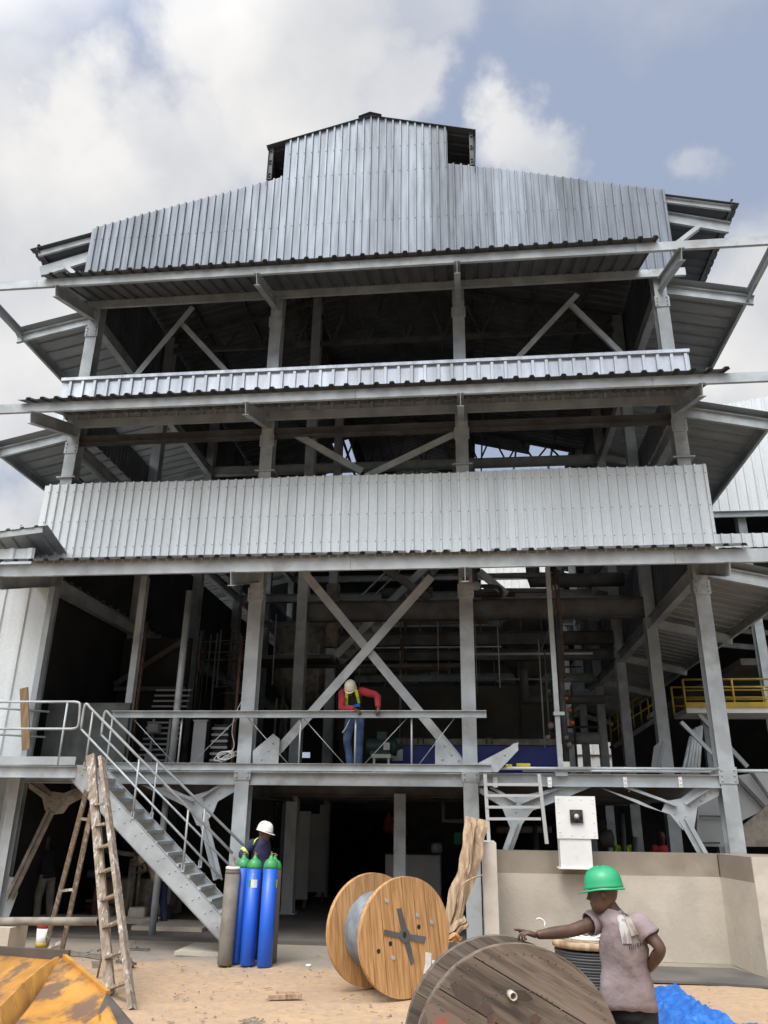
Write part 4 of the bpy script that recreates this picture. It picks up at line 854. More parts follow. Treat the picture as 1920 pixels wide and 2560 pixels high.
# ------------------------------------------------------------------ concrete pit wall
CW = thing('concrete_wall', (2.4, 15.6, 0), 'raw concrete pit wall with a damp darker band along its top, right of the doorway', 'wall')
yb = 14.95; zt = at(1700, 2119, Y=yb).z; xr = at(1800+0, 2119, Y=yb).x
zt = 1.63; xc = 4.05
mb = MB(); mb.box(.12, xc, yb, yb+.25, 0, 1.27); mb.build('wall_face', m_conc, CW)
mb = MB(); mb.box(.12, xc, yb+.025, yb+.25, 1.271, zt); mb.build('top_band', m_concd, CW)
mb = MB(); P = [(xc, yb+.0, 0), (4.3, 13.4, 0), (4.6, 13.4, 0), (4.6, yb+.25, 0), (xc, yb+.25, 0)]
for z0, z1_, e in ((0, 1.27, 0), (1.271, zt, .02)):
    mb = MB(); q = [(xc+e, yb, 0), (4.19+e, 13.6, 0), (5.6, 13.6, 0), (5.6, yb+.25, 0), (xc+e, yb+.25, 0)]; mb.plate([(x, y, z0) for x, y, _ in q], (0, 0, 1), z1_-z0); mb.build('side_wall', m_conc if z0 == 0 else m_concd, CW)
mb = MB(); mb.box(4.17, 5.6, 13.56, 13.598, 0, zt+.01); mb.build('pier_face', m_concl, CW)
mb = MB(); a = z3(120, 770, Y=13.2); b = z3(195, 775, Y=13.2); mb.box(a.x, b.x, 13.2, yb+.2, 0, a.z+.0)
mb.box(a.x+.02, b.x-.02, 13.22, 13.5, a.z+.001, a.z+.012); mb.build('front_pier', m_concl, CW)
mb = MB(); mb.plate([(.3, 14.2, .01), (3.9, 14.3, .01), (4.2, 13.4, .01), (5.6, 12.6, .01), (3.4, 13.0, .01), (.3, 13.2, .01)], (0, 0, 1), .03); o = mb.build('apron', m_floor); o['kind'] = 'structure'
# white fan box
FB = thing('fan_box', (1.5, 14.0, 1.4), 'white square metal box with small black fan and chute above the concrete wall', 'box')
yf = 14.5; P = [z3(*p, Y=yf) for p in ((513, 517), (729, 517), (741, 745), (522, 745))]
x0, x1 = (P[0].x+P[3].x)/2, (P[1].x+P[2].x)/2; z0, z1_ = P[3].z, P[0].z
mb = MB(); mb.box(x0, x1, yf, yf+.03, z0, z1_); mb.box(x0+.03, x1-.03, yf+.031, yf+.35, z0+.03, z1_-.03)
for i in range(4):
    for (bx, bz) in ((x0+.05+i*(x1-x0-.1)/3, z0+.05), (x0+.05+i*(x1-x0-.1)/3, z1_-.05), (x0+.05, z0+.1+i*(z1_-z0-.2)/3), (x1-.05, z0+.1+i*(z1_-z0-.2)/3)):
        mb.lathe([(0, -.01), (.012, -.008), (.012, 0)], (bx, yf, bz), 6, (0, 1, 0))
mb.build('front_panel', m_white, FB)
c = z3(626, 627, Y=yf); s = .105
mb = MB(); mb.box(c.x-s, c.x+s, yf-.04, yf-.001, c.z-s, c.z+s); mb.lathe([(.09, -.05), (.09, -.04), (.05, -.055), (0, -.06)], (c.x, yf, c.z), 16, (0, 1, 0)); f = mb.build('fan', m_dark, FB)
for i in range(5):
    a_ = i*1.2566; mb = MB(); mb.plate([(c.x+math.cos(a_)*.03, yf-.052, c.z+math.sin(a_)*.03), (c.x+math.cos(a_)*.08, yf-.06, c.z+math.sin(a_)*.08), (c.x+math.cos(a_+.7)*.08, yf-.056, c.z+math.sin(a_+.7)*.08)], (0, -1, 0), .004); q = mb.build('fan_blade', m_dark, f); 
mb = MB(); mb.lathe([(0, -.085), (.04, -.08), (.045, -.05)], (c.x, yf, c.z), 14, (0, 1, 0)); mb.build('fan_hub', m_steel, f)
P = [z3(*p, Y=yf+.02) for p in ((535, 745), (705, 745), (708, 903), (540, 903))]
mb = MB(); mb.box(P[0].x, P[1].x, yf+.02, yf+.36, P[3].z, z0-.001); mb.box(P[0].x-.04, P[1].x+.04, yf+.0, yf+.38, P[3].z-.02, P[3].z); mb.build('chute', m_white, FB)
# small steel ladder frame
SL = thing('steel_ladder', (.6, 14.7, 1.6), 'short pale steel ladder with four rungs above the left end of the concrete wall', 'ladder')
yl = 14.75
for p, q in (((125, 400), (147, 775)), ((415, 400), (458, 775))):
    mb = MB(); a = z3(*p, Y=yl); b = z3(*q, Y=yl); xm = b.x; mb.chan((a.x, yl, a.z), (b.x, yl, b.z), .06, .075, .008, up=(0, 1, 0)); mb.build('rail', m_cab, SL)
for y in (455, 515, 577, 640):
    mb = MB(); a = z3(140, y, Y=yl-.03); b = z3(425+(y-455)*.06, y, Y=yl-.03); mb.bar(a, b, .035, .045); mb.build('rung', m_cab, SL)
# ------------------------------------------------------------------ gas cylinders
def cylinder(mb_, msh, label, h=1.32, collar=True, lab=False):
    T = thing('gas_cylinder', (0, 0, 0), label, 'gas cylinder', 'gas cylinders standing in a cluster'); r = .115
    mb = MB(); mb.lathe([(0, 0), (r-.015, 0), (r, .02), (r, h)], (0, 0, 0), 28); mb.build('body', mb_, T)
    mb = MB(); mb.lathe([(r+.0005, h-.0), (r+.0005, h+.03), (r*.93, h+.075), (r*.7, h+.12), (.045, h+.14), (.03, h+.165), (.022, h+.19), (.0, h+.19)], (0, 0, 0), 28); mb.build('shoulder', msh, T)
    mb = MB(); mb.lathe([(.016, h+.185), (.018, h+.205), (.012, h+.21), (.012, h+.225), (.018, h+.228), (.018, h+.24), (0, h+.24)], (0, 0, 0), 12); mb.tube([(0, 0, h+.21), (.04, -.01, h+.21)], .009, 8); mb.build('valve', M('brass', (.3, .22, .1), None, 5, rough=.4, metal=.8) if not bpy.data.materials.get('brass') else bpy.data.materials['brass'], T)
    if lab:
        mb = MB(); a0 = -1.62+lab; z = h-.26
        for (da, db, za, zb, mt, nm) in ((-.5, .25, 0, .1, m_green, 'green_label'), (-.12, .75, -.01, .105, m_paper, 'white_label')):
            mb = MB(); N_ = 6; R_ = r+.001 if mt is m_green else r+.002
            vs = [(math.cos(a0+da+(db-da)*i/N_)*R_, math.sin(a0+da+(db-da)*i/N_)*R_, z+zz) for zz in (za, zb) for i in range(N_+1)]
            mb.add(vs, [(i, i+1, N_+2+i, N_+1+i) for i in range(N_)]); mb.build(nm, mt, T)
        mb = MB(); mb.add([(math.cos(a0)*(r+.002), math.sin(a0)*(r+.002), z+.17), (math.cos(a0+.18)*(r+.002), math.sin(a0+.18)*(r+.002), z+.17), (math.cos(a0+.09)*(r+.002), math.sin(a0+.09)*(r+.002), z+.20)], [(0, 1, 2)]); mb.build('triangle_mark', m_paper, T)
    return T
def cyl_at(T, px, py, lean=(0, 0), rz=0):
    p = z8(px, py, Z=0); T.location = (p.x, p.y+.11, 0); T.rotation_euler = (lean[0], lean[1], rz)
cyl_at(cylinder(m_gcyl, m_gcyl, 'grey gas cylinder with a white collar, leftmost of the cluster', 1.27), 195, 2080, (0, .015))
cyl_at(cylinder(m_blue, m_green, 'blue gas cylinder half hidden between the grey one and the labelled blue one', 1.35), 345, 2052, (.0, .012))
cyl_at(cylinder(m_blue, m_green, 'blue gas cylinder with green shoulder and a white and green label on its front', 1.35, lab=.1), 500, 2085, (0, .012))
cyl_at(cylinder(m_blue, m_green, 'front right blue gas cylinder with green shoulder and a paper tag on its right side', 1.36, lab=1.5), 733, 2108, (0, .008))
cyl_at(cylinder(M('olive_cylinder_paint', (.09, .10, .055), (.12, .07, .05), 3, rough=.6), m_green, 'dull olive gas cylinder mostly hidden behind the right blue one', 1.33), 800, 2062, (0, .0))
o = [x for x in COL.objects if x.name == 'gas_cylinder'][0]
mb = MB(); mb.lathe([(.1, 1.335), (.118, 1.335), (.108, 1.372), (.09, 1.375)], (0, 0, 0), 24); mb.build('collar', m_paper, o)
# ------------------------------------------------------------------ reels
def planks(mb, R, t, z, n, gap=.004, hole=0):
    w = 2*R/n
    for i in range(n):
        s0 = -R+i*w+gap/2; s1 = -R+(i+1)*w-gap/2; top = []; bot = []
        K = 10
        for k in range(K+1):
            s = s0+(s1-s0)*k/K; c = math.sqrt(max(0, R*R-s*s)); top.append((c, s)); bot.append((-c, s))
        poly = top+bot[::-1]; m_ = len(poly)
        mb.add([(x, y, z) for x, y in poly]+[(x, y, z+t) for x, y in poly], [tuple(range(m_-1, -1, -1)), tuple(range(m_, 2*m_))]+[(j, (j+1) % m_, m_+(j+1) % m_, m_+j) for j in range(m_)])
def orient(T, c, axis, spin=0):
    ax = V(axis).normalized(); x = V((0, 0, 1)).cross(ax); x = V((1, 0, 0)) if x.length < .01 else x.normalized(); y = ax.cross(x)
    Mx = Matrix(((x.x, y.x, ax.x), (x.y, y.y, ax.y), (x.z, y.z, ax.z))).to_4x4()
    T.matrix_world = Matrix.Translation(c) @ Mx @ Matrix.Rotation(spin, 4, 'Z')
def reel(name, label, R, Wd, t, mw, nf, core, mc, cr=.011, near_n=7, blk=True):
    """axis = local z; near flange at +z, lies at Wd/2"""
    T = thing(name, (0, 0, 0), label, 'cable reel')
    mb = MB(); planks(mb, R, t/2, Wd/2-t/2, near_n, .007); planks(mb, R, t/2-.001, Wd/2-t, near_n+1); f1 = mb.build('flange', mw, T)
    mb = MB(); planks(mb, R, t/2, -Wd/2, near_n); planks(mb, R, t/2-.001, -Wd/2+t/2+.001, near_n+1); mb.build('flange', mw, T)
    mb = MB(); pr_ = []
    zz = -Wd/2+t+.002; mb.lathe([(0, -Wd/2+t), (core*.93, -Wd/2+t), (core*.93, Wd/2-t), (0, Wd/2-t)], (0, 0, 0), 40); mb.build('drum', mw, T)
    n = int((Wd-2*t)/(2*cr)); prof = []
    for i in range(n):
        z = -Wd/2+t+(i+.5)*(Wd-2*t)/n; j = .004*math.sin(i*2.7)
        for a_ in (-1, -.6, 0, .6, 1): prof.append((core-.01+j+cr*math.sqrt(max(0, 1-a_*a_)), z+a_*cr*.98))
    mb = MB(); mb.lathe(prof, (0, 0, 0), 64); mb.build('cable_winding', mc, T)
    return T
R1 = .76
axis = V((.60, -.56, 0)); nb_ = z5(930, 1452, Z=0); far = z5(480, 1350, Z=0)
topz = at(1008, 2191, Y=nb_.y).z; R1 = topz/2
Wd1 = (V((nb_.x, nb_.y, 0))-V((far.x, far.y, 0))).length
ax1 = V((.64, -.77, 0)).normalized(); Wd1 = .86; far = nb_-ax1*Wd1
LR1 = reel('wooden_cable_reel', 'light pine cable reel wound with grey cable, a dark metal cross on its face', R1, Wd1, .07, m_wood, 9, R1*.66, m_cable, .019, near_n=8)
z = Wd1/2
ctr = V(((nb_.x+far.x)/2, (nb_.y+far.y)/2, R1))
orient(LR1, ctr, ax1, math.radians(97))
bpy.context.view_layer.update()
def on_face(T, z, pts, name, mat, t=.002, jit=0):
    if jit:
        r_ = random.Random(len(pts)); q_ = []
        for a, b in zip(pts, pts[1:]+pts[:1]):
            for k in range(6): q_.append((a[0]+(b[0]-a[0])*k/6+r_.uniform(-jit, jit), a[1]+(b[1]-a[1])*k/6+r_.uniform(-jit, jit)))
        pts = q_
    inv = T.matrix_world.inverted(); P = []
    for px, py in pts:
        o = V((0, 0, CAM_Z)); d = ray(px, py); ol = inv @ o; dl = inv.to_3x3() @ d; k = (z-ol.z)/dl.z; q = ol+dl*k; P.append((q.x, q.y, z))
    mb = MB(); mb.plate(P, (0, 0, 1), t); return mb.build(name, mat, T)
q5 = lambda x, y: (780+x/3.95, 2130+y/3.95)
jag = lambda P: P
z = Wd1/2
CR = [on_face(LR1, z+.001, [q5(835, 560), q5(880, 552), q5(945, 790), q5(1008, 1090), q5(975, 1122), q5(900, 860)], 'metal_cross', m_dsteel, .006), on_face(LR1, z+.004, [q5(712, 765), q5(850, 795), q5(1125, 835), q5(1108, 905), q5(880, 855), q5(712, 825)], 'metal_cross', m_dsteel, .006)]
def disc(cx_, cy_, rx, ry, nm, mt, zz, t=.001): return on_face(LR1, zz, [q5(cx_+rx*math.cos(k*.524), cy_+ry*math.sin(k*.524)) for k in range(12)], nm, mt, t)
disc(915, 825, 52, 75, 'hub_ring', m_dsteel, z+.009, .006); disc(915, 818, 18, 34, 'axle_hole', m_black, z+.016)
for x, y in ((658, 980), (775, 905), (1055, 740)): disc(x, y, 18, 26, 'bolt_hole', m_black, z+.001)
for x, y in ((1040, 625), (800, 1045), (735, 480), (1180, 695)): disc(x, y, 16, 22, 'bolt', m_steel, z+.001, .012)
on_face(LR1, z+.001, [q5(1122, 985), q5(1180, 1000), q5(1172, 1120), q5(1122, 1205), q5(1100, 1200), q5(1118, 1100)], 'paper_label', m_paper)
on_face(LR1, z+.0012, [q5(1185, 1065), q5(1212, 1070), q5(1195, 1110), q5(1183, 1110)], 'paper_label', m_paper)
# dark reel in the foreground
Yn = 5.95; c2 = at(1275, 2600, Y=Yn); tz = at(1262, 2355, Y=Yn).z
R2 = tz/2; c2.z = R2
ax2 = V((.22, -1, 0)).normalized(); c2.x += .06; R2 *= .985
DR = reel('old_cable_reel', 'big weathered grey-brown cable reel in the foreground under an outstretched hand', R2, .56, .07, m_woodo, 9, R2*.62, m_cablek, .014, near_n=5)
orient(DR, V((c2.x, c2.y, R2))-ax2*.28, ax2, math.radians(152)); bpy.context.view_layer.update(); z = .28
q6 = lambda x, y: (1000+x/2.9625, 2280+y/2.9625)
mb = MB()
for k in range(70):
    for R_ in (.93, .62):
        a_ = k*2*math.pi/70*(1 if R_ > .9 else 1.03); mb.lathe([(.0, z+.003), (.006, z+.002), (.007, z)], (math.cos(a_)*R2*R_, math.sin(a_)*R2*R_, 0), 6)
o = mb.build('nail_heads', m_dsteel, DR); o['kind'] = 'stuff'
mb = MB(); N_ = 64; vs = []
for k in range(N_):
    a_ = 2*math.pi*k/N_
    for (dr, dz) in ((.0, .0), (.012, .0), (.012, -.07), (0, -.07)): vs.append((math.cos(a_)*(R2+dr), math.sin(a_)*(R2+dr), z+dz))
mb.add(vs, [(k*4+j, k*4+(j+1) % 4, ((k+1) % N_)*4+(j+1) % 4, ((k+1) % N_)*4+j) for k in range(N_) for j in range(4)]); mb.build('rim_band', m_woodo, DR)
on_face(DR, z+.001, [q6(375, 535), q6(420, 525), q6(640, 650), q6(700, 740), q6(640, 760), q6(540, 710), q6(400, 610)], 'dark_stain_patch', M('burnt_patch', (.075, .055, .045), (.12, .095, .075), 9, rough=.9, lo=.5, hi=.7), .0006, 2.2)
on_face(DR, z+.001, [q6(860, 575), q6(900, 577), q6(960, 610), q6(985, 650), q6(900, 655), q6(860, 640)], 'arbor_hole', M('hole_dark', (.06, .045, .035), None, 9, rough=.95), .0006, 1.2)
on_face(DR, z+.001, [q6(195, 680), q6(260, 680), q6(300, 730), q6(400, 760), q6(500, 830), q6(420, 860), q6(200, 820)], 'red_spray_mark', m_rdpaint, .0006, 3.5)
on_face(DR, z+.001, [q6(640, 770), q6(690, 750), q6(725, 790), q6(690, 830), q6(650, 820)], 'wood_knot', m_rust, .001, 1.5)
on_face(DR, z+.001, [q6(960, 770), q6(1010, 750), q6(1050, 790), q6(1010, 830), q6(970, 820)], 'wood_knot', m_rust, .001, 1.5)
inv = DR.matrix_world.inverted(); dl = inv.to_3x3() @ ray(*q6(815, 605)); ol = inv @ V((0, 0, CAM_Z)); q = ol+dl*((z-ol.z)/dl.z)
mb = MB(); mb.lathe([(.02, z), (.025, z), (.025, z+.09), (.02, z+.09), (.02, z+.02), (0, z+.02)], (q.x, q.y, 0), 16); mb.build('hub_pipe', m_concl, DR)
# third reel lying on its side behind the man
R3 = thing('reel_on_side', (1.0, 8, 0), 'cable reel lying on its side wound with grey cable, behind the green helmeted man', 'cable reel')
yb_ = 7.6; NW = 46; a = z7(600, 750, Y=yb_); b = z7(915, 790, Y=yb_); zt = a.z; cx = b.x-.02; Rr = b.x-a.x+.02
mb = MB(); n = NW; pr_ = []
for i in range(n):
    z = .08+(zt-.16)*i/n
    for a_ in (-1, -.6, 0, .6, 1): pr_.append((Rr*.93+.004*math.sin(i*2.1)+.008*math.sqrt(max(0, 1-a_*a_)), z+(a_+1)*(zt-.16)/n/2))
mb.lathe(pr_, (cx, yb_+Rr, 0), 56); mb.build('cable_winding', m_cablek, R3)
for z in (0, zt-.07):
    mb = MB(); mb.lathe([(0, z+.01), (Rr, z+.01), (Rr, z+.06), (0, z+.06)], (cx, yb_+Rr, 0), 56); mb.build('flange', m_woodr, R3)
mb = MB(); r = random.Random(2)
for k in range(5):
    Rk = Rr*r.uniform(.5, .8); mb.tube([(cx+math.cos(t/20*6.28)*Rk+.03*math.sin(k*3), yb_+Rr+math.sin(t/20*6.28)*Rk, zt+.015+.012*k*(.5+.5*math.sin(t+k))) for t in range(21)], .009, 5)
mb.tube(smooth([(cx-Rr*.5, yb_+.2, zt), z7(490, 640, Y=yb_), z7(470, 580, Y=yb_), z7(430, 550, Y=yb_), z7(400, 560, Y=yb_)]), .006, 5)
mb.build('loose_cable', m_white, R3)
# ------------------------------------------------------------------ step ladder (wooden, paint spattered)
WL_ = thing('wooden_step_ladder', (-4.9, 11, 0), 'tall paint-spattered wooden step ladder standing open left of the gas cylinders', 'ladder')
f1b = z9(1090, 1330, Z=0); f2b = z9(1290, 1500, Z=0); f1b = V((-4.55, 10.9, 0)); f2b = z9(1275, 1500, Z=0); f2b = V((f2b.x, f2b.y+.1, 0))
Yt = 12.1
t1 = z1(545, 445, Y=Yt); t2 = z1(590, 460, Y=Yt-.2)
def lrail(a, b, w, d, name, mat=m_woodl):
    mb = MB(); mb.bar(a, b, w, d, up=(0, 1, 0)); mb.build(name, mat, WL_)
f1b = z9(1090, 1330, Z=0)
lrail(f1b, t1+V((-.02, 0, 0)), .125, .05, 'front_rail'); lrail(f2b, t2+V((.03, 0, 0)), .055, .12, 'front_rail')
for (xa, ya, xb, yb2) in ((600, 795, 645, 800), (605, 935, 660, 938), (618, 1078, 682, 1080), (630, 1230, 700, 1228), (645, 1392, 720, 1380), (660, 1545, 740, 1535), (675, 1710, 765, 1690), (690, 1870, 775, 1845)):
    f_ = (ya-445)/(1900-445); pa = t1.lerp(f1b, min(1, f_)); pb = t2.lerp(f2b, min(1, f_*.93))
    mb = MB(); A_ = pa; B2 = pb
    mb.bar(A_, B2, .085, .03); mb.build('step', m_woodl, WL_)
r1b = z9(570, 930, Z=0); r2b = z9(600, 920, Z=0); r1t = z1(515, 650, Y=12.4); r2t = z1(530, 840, Y=13.0)
g1 = z1(300, 1500, Y=13.6); 
r1b = z1(300, 1590, Z=0); r1b = z1(310, 1560, Y=13.6); r1b.z = 0
r2b = z1(365, 1610, Z=0)
r1b = z1(270, 1585, Z=0)
lrail(r1b, r1t, .07, .04, 'rear_leg'); lrail(r2b, z1(545, 760, Y=12.5), .07, .04, 'rear_leg')
mb = MB(); mb.bar(z1(480, 820, Y=12.7), z1(530, 830, Y=12.7), .05, .04); mb.build('rear_brace', m_woodl, WL_)
for p, q in (((355, 1250), (440, 1240)), ((285, 1590), (365, 1550))):
    mb = MB(); mb.bar(z1(*p, Y=13.4), z1(*q, Y=13.4), .05, .04); mb.build('rear_brace', m_woodl, WL_)
# pipe barrier
PR = thing('pipe_barrier', (-7, 13.2, 0), 'horizontal paint-flecked pipe resting on a concrete block, behind the yellow bucket', 'pipe')
a = z9(-100, 605, Y=12.2); b = z9(968, 605, Y=12.2); mb = MB(); mb.tube([a, b], .055, 14); mb.build('pipe', m_dusty, PR)
mb = MB(); mb.lathe([(0, 0), (.05, 0)], b+V((.002, 0, 0)), 14, (1, 0, 0)); mb.build('pipe_bore', m_black, PR)
a = z9(0, 650, Y=12.2); b = z9(135, 900, Y=12.2); mb = MB(); mb.box(a.x-1, b.x, 12.0, 12.5, 0, a.z-.0); solo(mb, 'concrete_block', m_conc, 'square concrete block under the end of the pipe, behind the yellow bucket', 'block')
mb = MB(); a = z9(1265, 470, Y=17.5); b = z9(1415, 600, Y=17.5)
mb.rings([[V((x, 17.5+yy, b.z+zz)) for yy, zz in ((0, .05), (0, a.z-b.z-.06), (.05, a.z-b.z), (.35, a.z-b.z), (.4, .1), (.35, 0), (.05, 0))] for x in (a.x+.01, a.x+.05, b.x-.05, b.x)]); 
solo(mb, 'stone_block', m_concl, 'rounded pale stone block on the ground under the stair', 'block')
BK = thing('paint_bucket', tuple(z9(410, 868, Z=0)), 'small white paint bucket with red rim and yellow base behind the loader bucket', 'bucket')
p = z9(410, 868, Z=0); h = .42
mb = MB(); mb.lathe([(0, 0), (.10, 0), (.12, h*.75)], p, 16); mb.build('body', m_paper, BK)
mb = MB(); mb.lathe([(.122, h*.72), (.128, h*.98), (.12, h), (0, h)], p, 16); mb.build('rim', M('red_plastic', (.6, .05, .06), None, 3), BK)
mb = MB(); mb.lathe([(.104, .01), (.109, .09)], p, 16); mb.build('yellow_band', m_yel, BK)
for (p, q, l) in (((1255, 872), (1480, 880), 'thin black steel bar on the concrete right of the step ladder'), ((640, 900), (1170, 960), 'long thin rod lying behind the step ladder'), ((640, 920), (1170, 985), 'second long thin rod lying nearer, behind the step ladder')):
    a = z9(*p, Z=.02); b = z9(*q, Z=.02); mb = MB(); mb.bar(a, b, .04, .025); mb.bar(a.lerp(b, .4)+V((0, 0, .02)), a.lerp(b, .45)+V((0, 0, .02)), .06, .02); solo(mb, 'steel_bar', m_dsteel if 'black' in l else m_dusty, l, 'bar')
T_ = thing('scrap_bracket', tuple(z9(960, 1100, Z=0)), 'rusty bent scrap bracket leaning on the foot of the step ladder', 'scrap')
mb = MB(); yy = z9(960, 1160, Z=0).y; mb.tube(smooth([z9(960, 900, Y=yy), z9(1000, 885, Y=yy), z9(1000, 960, Y=yy), z9(980, 1060, Y=yy), z9(960, 1160, Y=yy)]), .014, 6); mb.build('hook', m_rust, T_)
mb = MB(); mb.plate([z9(905, 1000, Y=yy), z9(980, 1000, Y=yy), z9(985, 1070, Y=yy), z9(910, 1070, Y=yy)], (0, 1, 0), .03); mb.build('plate', m_dusty, T_)
T_ = MB(); a = z9(1200, 1000, Z=.1); T_.bar(z9(1130, 1000, Z=.12), z9(1340, 1025, Z=.04), .05, .04); T_.bar(z9(1270, 970, Z=.16), z9(1310, 1050, Z=.0), .04, .05); solo(T_, 'scrap_wood', m_woodl, 'small crossed scraps of wood beside the foot of the step ladder', 'scrap wood')
mb = MB(); a = z2(380, 1880, Z=0); b = z2(560, 1872, Z=0); mb.bar(a+V((0, 0, .03)), b+V((0, 0, .03)), .07, .05); mb.bar(a.lerp(b, .2)+V((0, .05, .07)), a.lerp(b, .9)+V((0, .04, .06)), .05, .025); solo(mb, 'timber_offcut', m_woodr, 'short timber offcut lying alone on the sand in front of the pine reel', 'wood offcut')
mb = MB(); a = z2(215, 1995, Z=.02); b = z2(360, 2003, Z=.02)
for k in range(4): mb.bar(a+V((.03*k, .05*k, .0)), b+V((-.05*k, .06*k, .005)), .02, .012)
solo(mb, 'bark_strips', m_woodl, 'thin strips of bark lying on the sand at the bottom edge of the photo', 'wood scrap')
for k, (x, y) in enumerate(((600, 1698), (910, 1475))):
    p = z2(x, y, Z=0); mb = MB(); mb.ball(p+V((0, 0, .02)), .05, 6, 5, (1, .7, .5)); solo(mb, 'paper_scrap', m_paper, ['tiny crumpled paper on the ground right of the gas cylinders', 'tiny paper scrap behind the pine reel'][k], 'paper scrap')
# concrete slabs / kerb under the stair
mb = MB(); P = [z1(*p, Z=0) for p in ((930, 1590), (1190, 1480), (1280, 1490), (1200, 1590), (1060, 1600))]; mb.box(-6.6, -5.2, 16.4, 17.6, 0, .13); solo(mb, 'concrete_slab', m_conc, 'low concrete slab on the ground under the foot of the stair', 'slab')
mb = MB(); mb.box(-12, -6.4, 17.3, 17.7, 0, .16); solo(mb, 'concrete_kerb', m_conc, 'long low concrete kerb running under the landing behind the step ladder', 'kerb')
mb = MB(); mb.plate([(-4.9, 14.1, 0), (-3.9, 14.1, 0), (-3.9, 15.1, 0), (-4.9, 15.1, 0)], (0, 0, 1), .06); solo(mb, 'stair_footing', m_conc, 'concrete footing under the bottom of the steel stair', 'footing')
# leaning slender post under the landing
mb = MB(); b = z1(900, 1460, Z=.0); mb.tube([V((-6.15, 15.9, .06)), V((-6.15+.05, 15.9, 2.7))], .06, 12); 
P0 = z1(905, 1455, Y=15.9); P1 = z1(960, 860, Y=15.9); mb = MB(); mb.tube([V((P0.x, 15.9, .0)), V((P0.x, 15.9, 2.7))], .065, 12); solo(mb, 'round_prop', m_steel, 'round pale steel prop standing under the stair', 'prop')
# ------------------------------------------------------------------ bark slabs next to the pier
WB = thing('timber_slab', (-.3, 13, 0), 'tall rough timber slab with splintered grain leaning up beside the concrete pier', 'timber')
yw = 12.9
def slab(pts, w0, w1, t, root, mat, name, seed):
    r = random.Random(seed); P = smooth(pts, 5); R_ = []
    for i, p in enumerate(P):
        d = (P[min(i+1, len(P)-1)]-P[max(i-1, 0)]).normalized(); x = d.cross(V((0, 1, 0))).normalized(); w = w0+(w1-w0)*i/len(P)
        w *= 1+.05*math.sin(i*1.1+seed); j = .010*math.sin(i*1.3)
        R_.append([p+x*(a_*w/2+j)+V((0, b_*t/2+.012*math.sin(a_*9+i), 0)) for a_, b_ in ((-1, -.6), (-.6, -1), (-.25, -.75), (-.1, -.3), (.05, -1), (.5, -.9), (1, -.5), (.9, .6), (0, 1), (-.9, .7))])
    mb = MB(); mb.rings(R_, sm=False); return mb.build(name, mat, root)
slab([z2(1380, 1500, Y=yw), z2(1420, 1330, Y=yw), z2(1485, 1150, Y=yw+.1), z2(1512, 1000, Y=yw+.2), z2(1530, 875, Y=yw+.3)], .25, .36, .12, WB, m_woodr, 'slab', 1)
WB2 = thing('timber_slab', (-.2, 13, 0), 'narrower pale timber slab behind, leaning against the tall rough one', 'timber')
slab([z2(1440, 1450, Y=yw-.15), z2(1460, 1250, Y=yw-.12), z2(1490, 1080, Y=yw), z2(1500, 900, Y=yw+.1)], .06, .09, .05, WB2, m_woodr, 'slab', 2)
WB3 = thing('split_log', (-.4, 12.5, 0), 'short split log lying at the foot of the tall timber slab', 'log')
slab([z2(1350, 1530, Y=12.4), z2(1420, 1480, Y=12.4), z2(1475, 1440, Y=12.5)], .16, .14, .14, WB3, m_woodr, 'log', 3)
WB4 = thing('split_log', (-.4, 12.5, 0), 'small fresh-cut wood chunk under the split log beside the pine reel', 'log')
slab([z2(1360, 1560, Y=12.2), z2(1400, 1530, Y=12.2), z2(1440, 1550, Y=12.3)], .1, .1, .1, WB4, m_wood, 'log', 4)
mb = MB(); mb.tube(smooth([z2(1420, 1350, Y=12.5), z2(1450, 1250, Y=12.5), z2(1500, 1210, Y=12.5), z2(1560, 1190, Y=12.6)]), .012, 6); solo(mb, 'peeled_twig', m_woodr, 'pale curved twig crossing the tall timber slab', 'twig')
# ------------------------------------------------------------------ yellow loader bucket
LB = thing('loader_bucket', (-3, 6.5, 0), 'worn yellow loader bucket with mud inside, in the bottom left corner', 'loader bucket')
q9 = lambda x, y, Y: z9(x, y, Y=Y)
A0 = q9(-500, 890, 7.4); A1_ = q9(600, 940, 7.6); Cc = q9(680, 955, 7.5); E1 = q9(1065, 1330, 6.5); F1 = q9(1340, 1640, 5.8)
G0 = q9(-500, 1800, 5.2)
# curved back shell between the left edge and the rib
def grid(a, b, c, d, n, m_, bulge, root, name, mat, t=.02):
    """bilinear patch a-b (top) c-d (bottom) pushed back by bulge"""
    nn = (b-a).cross(c-a).normalized(); vs = []
    for j in range(m_+1):
        for i in range(n+1):
            u, v = i/n, j/m_; p = (a.lerp(b, u)).lerp(c.lerp(d, u), v); p = p+nn*bulge*math.sin(math.pi*v)+nn*.012*mnoise.noise(p*3); vs.append(p)
    mb = MB(); k = n+1; mb.add(vs, [(j*k+i, j*k+i+1, (j+1)*k+i+1, (j+1)*k+i) for j in range(m_) for i in range(n)], True)
    o = mb.build(name, mat, root); s_ = o.modifiers.new('t', 'SOLIDIFY'); s_.thickness = t; return o
R_top = q9(570, 945, 7.55); R_bot = q9(-60, 1480, 5.6)
grid(A0, R_top, q9(-900, 1700, 5.4), R_bot, 10, 8, .12, LB, 'back_shell', m_yelback)
